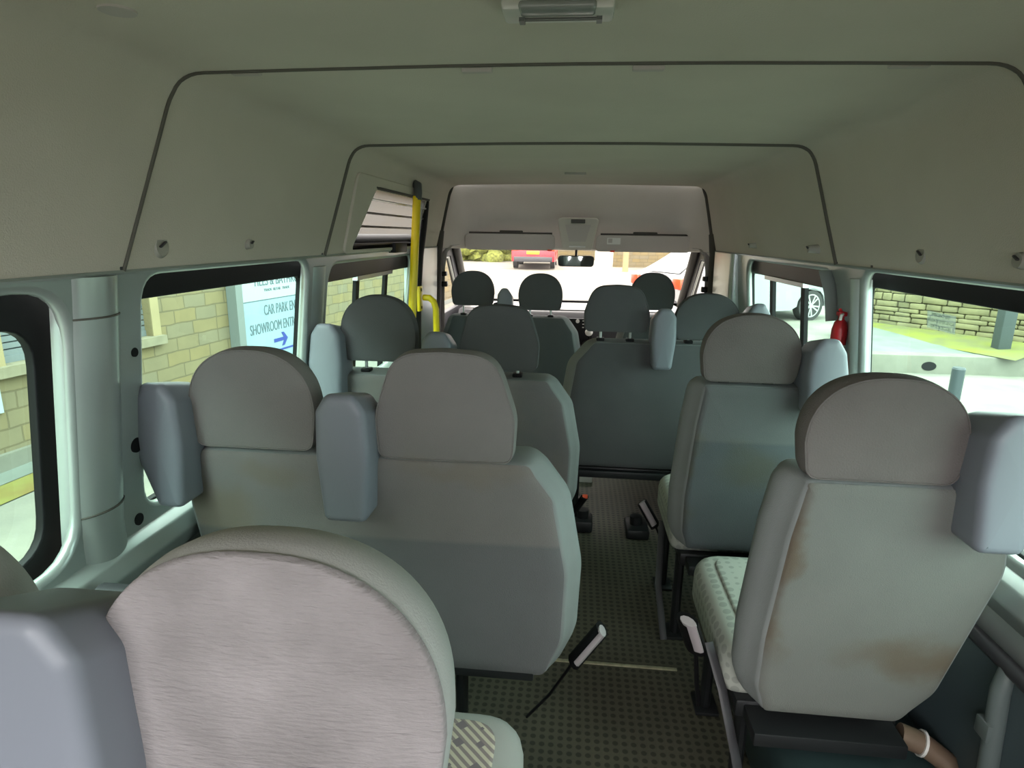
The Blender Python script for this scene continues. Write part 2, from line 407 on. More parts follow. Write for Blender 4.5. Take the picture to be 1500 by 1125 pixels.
def side_window(idx, key, side, border, gl='glass_side', band=None, **k):
    y0, y1, z0, z1, r = GLS[key]
    o = rrect(y0-.065, y1+.065, z0-.06, z1+.075, r+.04); i = rrect(y0, y1, z0, z1, r)
    b = filled(o, [i], .006, .004)
    for v in b.bm.verts:
        y, z, d = v.co; v.co = Vector((side*(XW(z)+.062+d), y, z))
    f = mk('window_%d' % idx, b, 'black', kind='structure')
    g = B(); g.quad(*[(side*(XW(z)+.068), y, z) for y, z in ((y0-.01, z0-.01), (y1+.01, z0-.01), (y1+.01, z1+.01), (y0-.01, z1+.01))])
    mk('pane', g, gl, f)
    return f
side_window(1, 'L1', -1, (.07, .075, .075, .07))
side_window(2, 'L2', -1, (.02, .03, .03, .045))
w3 = side_window(3, 'L3', -1, (.02, .035, .03, .02))
side_window(4, 'R1', 1, (.07, .075, .075, .07))
w5 = side_window(5, 'R2', 1, (.02, .02, .035, .045))
w6 = side_window(6, 'R3', 1, (.03, .02, .03, .02))
# sliding frames in the two vented windows
def slider(parent, side, y0, y1, zt, zb):
    b = B()
    for y in (y0, y1):
        b.box(-.008, .008, y-.022, y+.022, zb, zt)
    for v in b.bm.verts: v.co.x = side*(XW(v.co.z)+.045)+v.co.x
    mk('sliding_frame', b, 'black', parent)
    b = B(); b.box(-.012, .010, y0-.05, y1+.05, zt-.008, zt+.010)
    for v in b.bm.verts: v.co.x = side*(XW(v.co.z)+.032)+v.co.x
    mk('slide_channel', b, 'chrome', parent, label='bright metal channel of the sliding pane')
    b = B(); yy = WIN['L3'] if side < 0 else WIN['R3']
    b.box(-.012, .012, yy[0]-.02, yy[1]+.08, zt+.008, yy[3]+.01)
    for v in b.bm.verts: v.co.x = side*(XW(v.co.z)+.040)+v.co.x
    mk('top_rail', b, 'brownrub', parent)
slider(w3, -1, 2.70, 3.13, 1.222, .70)
slider(w6, 1, 2.64, 3.06, 1.236, .70)

# pillar cappings
def pillar(n, side, y0, y1, z0, z1, bulge, m='metal'):
    b = B(); N = 12; rows = []
    zs = [z0, max(z0+.02, .80), (z0+z1)/2, z1-.05, z1]
    for j, z in enumerate(zs):
        sc = 1
        row = []
        for i in range(N+1):
            t = i/N; y = y0+(y1-y0)*t; h = bulge*sc*math.sin(PI*t)**.6
            row.append(b.bm.verts.new((side*(XW(z)+.012-h), y, z)))
        row.append(b.bm.verts.new((side*(XW(z)+.03), y1, z))); row.append(b.bm.verts.new((side*(XW(z)+.03), y0, z)))
        rows.append(row)
    for a, c in zip(rows, rows[1:]):
        for i in range(len(a)): b.bm.faces.new((a[i], a[(i+1) % len(a)], c[(i+1) % len(a)], c[i]))
    b.bm.faces.new(rows[0][::-1]); b.bm.faces.new(rows[-1])
    return mk('trim_%d' % n, b, m, kind='structure')
p1 = pillar(1, -1, 1.030, 1.172, .66, 1.332, .040)
for z in (1.255, .852):
    b = B(); b.tube([(-(XW(z)+.010-.040*math.sin(PI*i/10)**.6*1.0), 1.032+.138*i/10, z) for i in range(11)], .0022, 6); mk('panel_seam', b, 'joint', p1)
pillar(2, -1, 2.085, 2.24, .70, 1.30, .030)
pillar(3, 1, 2.015, 2.08, .70, 1.30, .036)
pillar(4, 1, 1.0, 1.155, .835, 1.262, .042)
hb = 0
for z, r in ((1.165, .010), (.955, .017), (.775, .014)):
    b = B(); b.cyl((-(XW(z)-.002), 1.202, z), (1, 0, 0), r, .006, 20)
    mk('pillar_hole', b, 'black', p1)
b = B()  # folded ledges below the windows, both sides
for s_, nm in ((-1, 5), (1, 6)):
    b = B(); prof = [(XW(.74)-.002, .752), (XW(.72)-.035, .735), (XW(.7)-.05, .70), (XW(.66)-.03, .655), (XW(.66)+.02, .655), (XW(.74)+.02, .752)]
    b.prism(rpoly([(a, z, .012) for a, z in prof], 4), lambda a, z: (s_*a, YB, z), lambda a, z: (s_*a, YC, z))
    mk('trim_%d' % nm, b, 'metal', kind='structure')

# headliner ("ceiling"): profile swept along the van, with the upper opening over the side door
def hl_prof():
    pts = [(-.885, 1.338, 0), (-.800, 1.727, .085), (0, 1.732, 0), (.800, 1.727, .085), (.885, 1.338, 0)]
    out = [(-.885, 1.338)]
    # side, left
    for z in (1.37, 1.40, 1.44, 1.48, 1.52, 1.56, 1.595): out.append((-.885+(z-1.338)/.389*.085, z))
    c = [p for p in rpoly([(-.885, 1.338, 0), (-.800, 1.727, .085), (0, 1.732, 0)], 8)][1:-1]
    out += c
    for x in (-.5, -.25, 0): out.append((x, 1.727+.008*(1-(x/.7)**2)))
    L = out; return L+[(-x, z) for x, z in L[:-1][::-1]]
HP = hl_prof()
def ceiling():
    b = B(); ys = [YB, 0, .5, 1.0, 1.268, 1.8, 2.283, 2.39, 2.95, 3.5, 3.62, YC]
    inner = [[b.bm.verts.new((x, y, z)) for x, z in HP] for y in ys]
    outer = [[b.bm.verts.new((x*1.05, y, z+.02)) for x, z in HP] for y in ys]
    def hole(j, i): return HP[i][0] < -.8 and 1.34 < (HP[i][1]+HP[i+1][1])/2 < 1.6 and 2.42 < (ys[j]+ys[j+1])/2 < 3.55
    for j in range(len(ys)-1):
        for i in range(len(HP)-1):
            if hole(j, i): continue
            b.bm.faces.new((inner[j][i], inner[j][i+1], inner[j+1][i+1], inner[j+1][i]))
            b.bm.faces.new((outer[j][i], outer[j+1][i], outer[j+1][i+1], outer[j][i+1]))
    n = len(HP)-1
    for e in (0, n):
        for j in range(len(ys)-1): b.bm.faces.new((inner[j][e], inner[j+1][e], outer[j+1][e], outer[j][e]))
    for j in (0, len(ys)-1):
        for i in range(n): b.bm.faces.new((inner[j][i], inner[j][i+1], outer[j][i+1], outer[j][i]))
    return mk('ceiling', b, 'headliner', kind='structure')
ceil = ceiling()
def joint(n, y, r, lean, m='joint'):
    pts = []
    for x, z in HP: pts.append((x*.9985, y-lean*max(0, (1.69-z))/.35, z-.001 if abs(x) < .78 else z))
    b = B(); b.tube(pts, r, 8); return mk('trim_%d' % n, b, m, kind='structure')
joint(7, 1.268, .0042, .10); joint(8, 2.283, .0075, .10)
# lower edge of the headliner: thin fold
for s_, n in ((-1, 9), (1, 10)):
    b = B(); b.tube([(s_*.884, YB, 1.336), (s_*.884, YC, 1.336)], .005, 6); mk('trim_%d' % n, b, 'metal', kind='structure')

rb_ = filled([(-.98, 0), (.98, 0), (.98, 1.36), (.86, 1.76), (-.86, 1.76), (-.98, 1.36)], [rrect(-.80, -.05, .84, 1.56, .08), rrect(.05, .80, .84, 1.56, .08)], .015, .01)
for v in rb_.bm.verts:
    x, z, d_ = v.co; v.co = Vector((x, YB-.03+d_, z))
rb_ = mk('wall_back', rb_, 'metal', kind='structure')
for n_, (xa, xb) in ((10, (-.82, -.04)), (11, (.04, .82))):
    b = B(); b.quad((xa, YB-.03, .82), (xb, YB-.03, .82), (xb, YB-.03, 1.58), (xa, YB-.03, 1.58)); mk('window_%d' % n_, b, 'glass_rear', kind='structure')

# upper slatted panel over the side door
def upx(z): return -(.885-(z-1.338)/.389*.085)
up = filled(rpoly([(2.36, 1.342, .03), (3.60, 1.342, .03), (3.60, 1.64, .03), (2.38, 1.64, .03)], 6), [rpoly([(2.42, 1.348, .02), (3.57, 1.348, .02), (3.57, 1.610, .02), (2.62, 1.610, .07)], 6)], .003, .004)
for v in up.bm.verts:
    y, z, d = v.co; v.co = Vector((upx(z)+.004+d, y, z))
up = mk('window_7', up, 'headliner', kind='structure')
b = B(); b.quad(*[(upx(z)-.006, y, z) for y, z in ((2.40, 1.345), (3.58, 1.345), (3.58, 1.63), (2.40, 1.63))]); mk('pane', b, 'glass_upper', up)
for z, m_ in ((1.372, 'brownrub'), (1.445, 'brownrub'), (1.500, 'brownrub'), (1.555, 'chrome'), (1.605, 'seam')):
    b = B(); b.tube([(upx(z)+.004, 2.43+max(0, z-1.37)*.75, z), (upx(z)+.004, 3.56, z)], .005 if z < 1.6 else .008, 8)
    mk('slat', b, m_, up)
b = B(); b.box(-.895, -.855, 2.99, 3.20, 1.325, 1.375, .006); mk('latch', b, 'black', up)

# cab front header, B pillar strips
def header():
    b = B(); NS, NT = 14, 28; rows = []
    for j in range(NS+1):
        s = j/NS; z = 1.765-.438*s**1.05; Y = YC+.36*(1-(1-s)**1.6); hw = .80+.075*s
        row = []
        for i in range(NT+1):
            t = -1+2*i/NT; tt = math.sin(t*PI/2); e = abs(tt)**9
            row.append(b.bm.verts.new((tt*hw, YC+(Y-YC)*(1-e), z)))
        rows.append(row)
    for a, c in zip(rows, rows[1:]):
        for i in range(NT): b.bm.faces.new((a[i], a[i+1], c[i+1], c[i]))
    # lower return to the windscreen, then a closed outer skin
    rows.append([b.bm.verts.new((v.co.x, 4.61, 1.315)) for v in rows[-1]])
    for i in range(NT): b.bm.faces.new((rows[-2][i], rows[-2][i+1], rows[-1][i+1], rows[-1][i]))
    out = [[b.bm.verts.new((v.co.x*1.06, v.co.y+.05, v.co.z+.035)) for v in r_] for r_ in rows]
    for a, c in zip(out, out[1:]):
        for i in range(NT): b.bm.faces.new((a[i], c[i], c[i+1], a[i+1]))
    for e in (0, -1):
        for i in range(NT): b.bm.faces.new((rows[e][i], rows[e][i+1], out[e][i+1], out[e][i]))
        for j in range(len(rows)-1): b.bm.faces.new((rows[j][e], rows[j+1][e], out[j+1][e], out[j][e]))
    return mk('wall_front', b, 'cab_liner', kind='structure')
header()
for s_, n in ((-1, 11), (1, 12)):
    b = B(); b.tube([(s_*.79, 4.085, 1.722), (s_*.812, 4.075, 1.66), (s_*.835, 4.065, 1.55), (s_*.855, 4.06, 1.45), (s_*.872, 4.06, 1.36)], .012, 10, .012)
    mk('trim_%d' % n, b, 'seam', kind='structure')
    b = B(); b.tube([(s_*.875, 4.06, 1.44), (s_*.888, 4.05, 1.30), (s_*.90, 4.03, .9), (s_*.90, 4.02, .5), (s_*.9, 4.02, .0)], .035, 12, .03)
    mk('trim_%d' % (n+2), b, 'seam', kind='structure')
    # metal pillar between the rear cabin window and the cab
    b = B(); prof = rpoly([(XW(1)-.04, 3.50, .03), (XW(1)-.03, 3.98, .03), (XW(1)+.06, 3.98, 0), (XW(1)+.06, 3.50, 0)], 5)
    A0 = [b.bm.verts.new((s_*(x-.012), y, .0)) for x, y in prof]; A1 = [b.bm.verts.new((s_*(x+XW(1.335)-XW(1)-.0), y, 1.335)) for x, y in prof]
    for k in range(len(prof)): b.bm.faces.new((A0[k], A0[(k+1) % len(prof)], A1[(k+1) % len(prof)], A1[k]))
    b.bm.faces.new(A0); b.bm.faces.new(A1)
    mk('trim_%d' % (n+4), b, 'metal', kind='structure')
# cab sides: sill, door frame and glass
for s_, n in ((-1, 8), (1, 9)):
    f = filled([(4.10, .0), (5.32, .0), (5.32, .86), (4.62, 1.40), (4.10, 1.40)], [rpoly([(4.17, .86, .03), (5.02, .86, .03), (4.52, 1.27, .03), (4.17, 1.27, .03)], 4)], .015, .006)
    for v in f.bm.verts:
        y, z, d = v.co; v.co = Vector((s_*(.93+d-.05*max(0, z-.9)), y, z))
    d = mk('door_%d' % (1 if s_ < 0 else 2), f, 'dash', kind='structure')
    b = B(); b.quad((s_*.935, 4.15, .85), (s_*.935, 5.04, .85), (s_*.915, 4.53, 1.285), (s_*.915, 4.15, 1.285)); mk('pane', b, 'glass_front', d)
    b = B(); b.tube([(s_*.905, 4.19, 1.255), (s_*.905, 4.50, 1.255), (s_*.915, 4.98, .87)], .008, 8); mk('weather_strip', b, 'chrome', d)
    # A pillar
    b = B(); b.tube([(s_*.872, 4.55, 1.37), (s_*.905, 5.28, .84)], .035, 12, .05); mk('trim_%d' % (n+9), b, 'seam', kind='structure')
# windscreen
b = B(); b.quad((-.90, 5.30, .84), (.90, 5.30, .84), (.87, 4.58, 1.345), (-.87, 4.58, 1.345)); ws = mk('window_8', b, 'glass_front', kind='structure')
b = B(); b.prism([(-.9, 0), (.9, 0), (.895, .075), (-.895, .075)], lambda a, t: (a, 5.29-.72*t*1.0, .845+t*.5), lambda a, t: (a, 5.30-.72*t*1.0, .85+t*.5)); mk('black_border', b, 'black', ws)
# bulk below the windscreen (front wall) and floor
b = B(); b.box(-1.0, 1.0, 5.30, 5.36, 0, .85); mk('wall_cab', b, 'dash', kind='structure')
b = B(); b.box(-.96, .96, YB, 5.32, -.04, 0); fl = mk('floor', b, 'floor', kind='structure')
b = B(); b.box(-.10, .41, 1.828, 1.842, 0, .005, .002); mk('trim_19', b, mat('scuffed_floor_strip', (.55, .53, .36), .35, .4, noise=.4, nscale=30), kind='structure')

# ------------------------------------------------------------------ seats
def hr_D(cx, w, z0, z1):
    h = z1-z0; zm = z0+h*.36; pts = []
    for k in range(41):
        t = PI*k/40; c, q = math.cos(t), math.sin(t)
        pts.append((cx+w/2*math.copysign(abs(c)**.86, c), zm+(z1-zm)*q**.86))
    low = rpoly([(cx-w/2, zm, 0), (cx-w*.465, z0, .032), (cx+w*.465, z0, .032), (cx+w/2, zm, 0)], 6)
    return dense(pts+low[1:-1], .012)
def hr_T(cx, w, z0, z1):
    h = z1-z0; return dense(rpoly([(cx-w*.485, z0, .03), (cx+w*.485, z0, .03), (cx+w*.505, z0+h*.42, .13), (cx+w*.36, z1-.004, .085), (cx, z1+.004, .2), (cx-w*.36, z1-.004, .085), (cx-w*.505, z0+h*.42, .13)], 8), .012)
TILT = .15
def seat(name, label, cx, y, back, zt, zb, heads, guides, cush, fab, group, sidefab='fab_side_lit', legs=(), guide_top=None, hr_fab=None, cushfab='moquette', thick=.13, inset=.03, buckle=None):
    root = empty(name, (cx, y, 0), label=label, cat='seat', group=group)
    xf = lambda X, Y, Z: (X, Y+(zt-Z)*TILT if Z < zt else Y+(zt-Z)*.02, Z)
    outl = dense(rpoly(back, 7), .02)
    # rear face skin and wrap-round side are two tones of one back, side-light put into the side's colour: rear panel as the backrest, side as its child
    b, edge = cushion(outl, y, y+thick, .016, .05, inset, .055, .008, xf, zkeep=.85)
    bk = mk('backrest', b, sidefab, root, ang=60)
    rear = [(a[0], a[1]+(c[1]-a[1])*.80) for a, c in zip(offset(outl, inset+.009), outl)]
    b2 = B(); cxx = sum(p[0] for p in rear)/len(rear); czz = sum(p[1] for p in rear)/len(rear); rows = []
    for s in (0.02, .25, .5, .75, .9, .97, 1):
        yy = y-.008*(1-s**2)-.0035 if s < 1 else y+.002
        rows.append([b2.bm.verts.new(xf(cxx+(p[0]-cxx)*s, yy, czz+(p[1]-czz)*s)) for p in rear])
    n = len(rear)
    for a, c in zip(rows, rows[1:]):
        for k in range(n): b2.bm.faces.new((a[k], a[(k+1) % n], c[(k+1) % n], c[k]))
    b2.bm.faces.new(rows[0])
    mk('rear_panel', b2, fab, bk, ang=70)
    for h in heads:
        kind, hx, w, z0, z1 = h[:5]; fb = h[5] if len(h) > 5 else (hr_fab or fab); th = .098
        ol = (hr_D if kind == 'D' else hr_T)(hx, w, z0, z1)
        hxf = lambda X, Y, Z: (X, Y, Z)
        b, edge = cushion(ol, y-.005, y-.005+th, .006, .060, .003, .02, .006, hxf)
        hd = mk('headrest', b, h[6] if len(h) > 6 else fb, root, ang=60)
        if len(h) > 6:
            rr = offset(ol, .0012); b2 = B(); rows = []
            for s in (.02, .3, .6, .85, .97, .992, 1): rows.append([b2.bm.verts.new((hx+(p[0]-hx)*s, y-.008-.006*(1-s*s) if s < .98 else (y-.0068 if s < 1 else y-.0005), (z0+z1)/2+(p[1]-(z0+z1)/2)*s)) for p in rr])
            for a, c in zip(rows, rows[1:]):
                for k in range(len(rr)): b2.bm.faces.new((a[k], a[(k+1) % len(rr)], c[(k+1) % len(rr)], c[k]))
            b2.bm.faces.new(rows[0]); mk('rear_panel', b2, fb, hd, ang=70)
        mk('piping', loop_tube(edge, .0016), fb, hd)
        for dx in (-.065, .065):
            p = B(); p.tube([(hx+dx, y+.05, zt-.05), (hx+dx, y+.05, z0+.04)], .006, 10); mk('headrest_post', p, 'chrome', root)
            p = B(); p.box(hx+dx-.018, hx+dx+.018, y+.03, y+.07, zt-.004, zt+.010, .004); mk('post_collar', p, 'black', root)
    for g in guides:
        gx, gw, gz0, gz1, sd = g  # sd: side of the sloping lower corner, -1 left, +1 right, 0 none
        L, R = gx-gw/2, gx+gw/2; h = gz1-gz0
        pl = [(L+(.035 if sd < 0 else .012), gz0, .02), (R-(.035 if sd > 0 else .012), gz0, .02), (R+(.012 if sd > 0 else 0), gz0+h*.5, .06), (R-.004, gz1-.04, .03), (R-.03, gz1, .025), (L+.03, gz1, .025), (L+.004, gz1-.04, .03), (L-(.012 if sd < 0 else 0), gz0+h*.5, .06)]
        near = y < .8
        gxf = lambda X, Y, Z: (X, Y, Z-max(0, Y-(y-.06))*(.45 if near else .22)*max(0, min(1, (Z-gz1+.14)/.1)))
        b, _ = cushion(dense(rpoly(pl, 6), .02), y-.07, y+.08, .018, .035, 0, 0, .003, gxf)
        gd = mk('belt_guide', b, 'plastic', root, ang=60)
        xs = (R if hx > gx else L) if heads else R
        sgn = 1 if (heads and heads[0][1] > gx) else -1
        if heads: sgn = 1 if min(heads, key=lambda q: abs(q[1]-gx))[1] > gx else -1
        xs = gx+sgn*gw/2
        p = B(); p.tube([(xs-sgn*.015, y+.055, gz1-.10), (xs+sgn*.03, y+.075, gz1-.115)], .016, 10, .009); mk('belt_slot', p, 'black', gd)
    if cush:
        x0, x1, c0, c1, cz = cush
        # pad built lying down: outline in (x,y), thickness in z
        rs = [(x0, c0, .05), (x1, c0, .05), (x1, c1, .10), (x0, c1, .10)]
        ol = dense(rpoly(rs, 7), .03)
        b, _ = cushion(ol, -cz, -cz+.13, .045, .02, 0, 0, .012, lambda X, Y, Z: (X, Z, -Y))
        cu_ = mk('seat_cushion', b, cushfab if cushfab == 'spots' else sidefab, root, ang=60)
        ol2 = dense(rpoly([(x0+.055, c0+.03, .04), (x1-.055, c0+.03, .04), (x1-.055, c1-.05, .06), (x0+.055, c1-.05, .06)], 7), .03)
        b, _ = cushion(ol2, -cz-.009, -cz+.01, .008, .002, 0, 0, .010, lambda X, Y, Z: (X, Z, -Y))
        mk('patterned_cover', b, cushfab, cu_, ang=60)
        b = B(); b.box(x0+.03, x1-.03, c0-.02, c1-.06, cz-.175, cz-.125, .01)
        mk('seat_frame', b, 'blackm', root)
        b = B(); b.box(x0+.05, x1-.05, y+.09, c0+.05, cz-.17, cz-.135, .004); mk('back_bracket', b, 'blackm', root)
        for lx in (legs or (x0+.06, x1-.06)):
            for ly in (c0+.02, c1-.12):
                p = B(); p.tube([(lx, ly, 0.0), (lx, ly, cz-.15)], .017, 10, .022); p.box(lx-.035, lx+.035, ly-.045, ly+.045, 0, .012, .003)
                mk('leg', p, 'blackm', root)
    return root

# ---- left row 3 (second from the rear)
G1 = 'minibus passenger seats'
M['r3L'] = stained('stained_grey_bench_fabric', (.205, .196, .188), (.19, .155, .10), [(-.38, .1, .76, .14, .10, .55), (-.22, .1, .87, .12, .05, .35), (.25, .1, .90, .25, .04, .3)], split=.705)
def bench_back(x0, x1, zt, zb): 
    return [(x0+.02, zb, .06), (x1-.055, zb, .07), (x1-.005, zb+.13, .15), (x1, zb+.33, .2), (x1-.035, zt-.10, .09), (x1-.105, zt, .07), (x0+.06, zt, .07), (x0, zt-.15, .1)]
seat('double_minibus_seat', 'two-place grey bench behind the left rear side window, in front of the nearest left seat', -.45, 1.28, bench_back(-.93, .062, .928, .30), .928, .30,
     [('D', -.702, .305, .930, 1.166), ('T', -.256, .318, .922, 1.172)], [(-.893, .108, .80, 1.095, -1), (-.470, .122, .79, 1.086, 0)],
     (-.88, .0, 1.42, 1.93, .46), 'r3L', G1, legs=(-.25, -.80))
# ---- left row 2
seat('double_minibus_seat', 'two-place grey bench beside the slatted door window and yellow pole', -.45, 2.15, bench_back(-.93, .062, .915, .30), .915, .30,
     [('D', -.685, .285, .960, 1.203), ('T', -.243, .29, .943, 1.176)], [(-.86, .115, .80, 1.105, -1), (-.457, .115, .82, 1.088, 0)],
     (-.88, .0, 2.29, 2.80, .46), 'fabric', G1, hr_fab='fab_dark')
# ---- front passenger bench
seat('double_minibus_seat', 'two-place front passenger bench just behind the windscreen, left of the gear knob', -.38, 3.80, bench_back(-.83, .085, .925, .30), .925, .30,
     [('D', -.612, .27, .985, 1.200), ('D', -.190, .275, .965, 1.192)], [(-.405, .095, .86, 1.105, 0)],
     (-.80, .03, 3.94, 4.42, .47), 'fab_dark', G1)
# ---- driver seat
seat('driver_seat', 'single driver seat on the right at the front, its headrest half hidden by another', .52, 3.92, [(.29, .30, .06), (.77, .30, .06), (.79, .65, .12), (.73, .93, .09), (.33, .93, .09), (.27, .65, .12)], .93, .30,
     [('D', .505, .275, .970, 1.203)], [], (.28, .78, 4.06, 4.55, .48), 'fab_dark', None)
# ---- right entrance row, two places
rb = [(.02, .34, .07), (.78, .34, .06), (.84, .5, .1), (.84, .80, .1), (.79, .968, .05), (.09, .968, .09), (.0, .86, .12), (-.035, .62, .2), (-.03, .5, .2)]
seat('double_minibus_seat', 'two-place dark grey bench reaching into the aisle, second row from the front on the right', .40, 2.70, rb, .968, .34,
     [('T', .207, .285, 1.010, 1.212), ('D', .592, .275, .985, 1.188)], [(.405, .105, .86, 1.128, 0), (.785, .10, .90, 1.158, 1)],
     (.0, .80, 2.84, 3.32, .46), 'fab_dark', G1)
# ---- right single seats
M['r4R'] = stained('stained_grey_single_seat_fabric', (.165, .172, .158), (.115, .088, .058), [(-.178, .1, .85, .045, .22, .8), (-.16, .1, .62, .04, .12, .7), (.13, .1, .58, .22, .075, .75), (.22, .1, .55, .10, .06, .6), (-.215, .1, .62, .035, .25, .75), (-.20, .1, .90, .07, .12, .5)])
M['r3R'] = stained('marked_grey_single_seat_fabric', (0.128, 0.139, 0.139), (0.12, 0.112, 0.075), [(.0, .1, .72, .12, .10, .6), (-.20, .1, .65, .05, .3, .7)], split=.80)
def single_back(dx, zt, zb):
    return [(.43+dx, zb, .07), (.77+dx, zb, .08), (.835+dx, zb+.10, .1), (.885+dx, .80, .14), (.86+dx, .93, .1), (.74+dx, zt, .05), (.42+dx, zt, .05), (.405+dx, .85, .2), (.395+dx, .6, .3), (.40+dx, zb+.08, .1)]
M['hr4R'] = mat('brownish_grey_headrest_velour', (0.154, 0.139, 0.131), .95, noise=.1, nscale=8, bump=.4, bscale=300)
seat('single_minibus_seat', 'single grey seat nearest on the right with brown stains across its back', .62, 1.12, single_back(.012, .985, .39), .99, .40,
     [('D', .590, .288, .985, 1.186, 'hr4R')], [(.785, .125, .885, 1.140, 1)], (.41, .84, 1.32, 1.80, .47), 'r4R', 'single seats along the right side', cushfab='spots', legs=(.47,))
seat('single_minibus_seat', 'single grey seat on the right, directly in front of the brown-stained one', .59, 1.84, single_back(-.035, .995, .395), .995, .395,
     [('D', .545, .285, 1.000, 1.206, 'hr4R')], [(.738, .105, .92, 1.150, 1)], (.39, .80, 2.02, 2.48, .47), 'r3R', 'single seats along the right side', cushfab='spots', legs=(.43, .74))
# ---- nearest left seat
seat('double_minibus_seat', 'nearest grey seat at the lower left, its big pale headrest filling the corner', -.45, .46, bench_back(-.93, -.055, .885, .32), .885, .32,
     [('D', -.249, .340, .880, 1.150, 'fab_near', 'fab_rim_lit'), ('D', -.672, .32, .870, 1.138, 'fab_near', 'fab_rim_lit')], [(-.450, .155, .74, 1.115, 0)],
     (-.88, -.045, .62, 1.085, .46), 'fab_near', G1, sidefab='fab_rim_lit')

# ---- seat belt buckles and stalks
def buckle(label, base, mid, tip, w=.024, button=None, blade='buckle', group=None):
    root = empty('seat_belt_buckle', base, label=label, cat='seat belt buckle')
    b = B(); b.tube([base, tuple((Vector(base)+Vector(mid))/2+Vector((0, 0, -.015))), mid], .006, 8, .004); mk('stalk', b, 'black', root)
    d = (Vector(tip)-Vector(mid)).normalized()
    b = B(); b.tube([mid, tuple(Vector(mid)+d*.012), tip], w*.85, 10, w*.5); mk('buckle_body', b, 'black', root)
    u = Vector((0, -1, .3)).normalized()*w*.36
    b = B(); b.tube([tuple(Vector(mid)+u+d*.012), tuple(Vector(tip)+u+d*.002)], w*.62, 10, w*.3); mk('buckle_face', b, blade, root)
    if button:
        b = B(); b.box(-w*.4, w*.4, -w*.3, w*.3, -.008, .008, .003); bmesh.ops.translate(b.bm, verts=b.bm.verts, vec=Vector(tip)+d*.006+u*.5); mk('release_button', b, button, root)
    return root
buckle('seat belt buckle on a long stalk standing up over the aisle floor', (-.07, 1.46, .10), (.055, 1.45, .30), (.125, 1.45, .405), .038, None, 'buckle')
buckle('seat belt buckle beside the spotted cushion of the nearest right seat', (.385, 1.42, .22), (.360, 1.40, .405), (.325, 1.37, .505), .038, None, 'buckle')
buckle('seat belt buckle hanging at the aisle side of the further right single seat', (.45, 2.40, .15), (.395, 2.42, .235), (.335, 2.45, .330), .038, None, 'buckle')
buckle('black seat belt buckle with an orange red button beside the far aisle', (.03, 2.72, .05), (.06, 2.70, .16), (.10, 2.66, .245), .03, 'red_button', 'black')
for (pts, lab) in (([(.385, 1.38, .44), (.41, 1.31, .36), (.445, 1.24, .20), (.47, 1.2, .01)], 'black seat belt strap hanging down to the floor by the nearest right seat'),
                   ([(.40, 2.3, .32), (.37, 2.1, .16), (.385, 1.98, .01)], 'black seat belt strap running to the floor under the further right single seat')):
    b = B(); b.tube(pts, .012, 10, .003); mk('seat_belt_strap', b, 'armblack', label=lab, cat='strap')
# dark lump of fixings on the floor at the end of the aisle
b = B(); b.box(.06, .15, 2.78, 2.90, 0, .06, .012).cyl((.10, 2.84, .05), (0, 0, 1), .03, .05, 16); mk('floor_anchor', b, 'blackm', label='black floor anchor bracket left of the far aisle', cat='bracket')
b = B(); b.box(.31, .42, 2.74, 2.90, 0, .05, .012).cyl((.36, 2.82, .04), (0, 0, 1), .03, .05, 16); mk('floor_anchor', b, 'blackm', label='black floor anchor bracket right of the far aisle', cat='bracket')
b = B(); b.box(.085, .165, 3.42, 3.50, 0, .055, .006); mk('floor_box', b, 'lens', label='small pale box on the floor at the far end of the aisle', cat='box')
# wheel-arch box, hose, pipe under the nearest right seat
b = B(); b.box(.53, .925, 1.02, 1.72, 0, .265, .07, 4); mk('wheel_arch_cover', b, mat('dark_teal_vinyl', (.022, .04, .042), .5), label='dark rounded wheel arch cover on the floor below the nearest right seat', cat='wheel arch')
b = B(); b.tube([(.80, 1.27, .315), (.845, 1.26, .305), (.89, 1.24, .28), (.925, 1.18, .20), (.935, 1.12, .05)], .026, 14); hs = mk('heater_hose', b, 'hose', label='tan corrugated hose curving over the dark wheel arch cover', cat='hose')
b = B(); b.cyl((.842, 1.26, .306), (1, -.2, -.25), .030, .006, 18); mk('hose_clip', b, 'white', hs)
for s_ in (1, -1):
    b = B(); b.box(*sorted((s_*.905, s_*.931)), YB, 3.48, .03, .585, .008); mk('trim_20' if s_ > 0 else 'trim_21', b, 'darkplastic', kind='structure')
    b = B(); b.tube([(s_*.905, -.4, .60), (s_*.905, 3.4, .60)], .016, 10); mk('trim_22' if s_ > 0 else 'trim_23', b, 'armblack', kind='structure')
b = B(); b.tube([(.893, 1.10, .0), (.893, 1.12, .30), (.893, 1.14, .55), (.91, 1.15, .60)], .018, 14); b.box(.872, .915, 1.12, 1.16, .44, .48, .004); mk('wall_pipe', b, mat('grey_green_pipe', (.12, .15, .15), .4), label='grey upright pipe on the wall at the lower right edge', cat='pipe')
# recliner knob beside the nearest left headrest
b = B(); b.tube([(-.895, 1.00, .70), (-.83, 1.0, .70)], .035, 16); b.tube([(-.83, 1.0, .70), (-.80, 1.0, .72)], .012, 10); b.box(-.90, -.80, .97, 1.03, .60, .64, .005); mk('belt_reel_housing', b, 'armblack', label='dark belt reel housing at the foot of the left pillar', cat='belt reel')

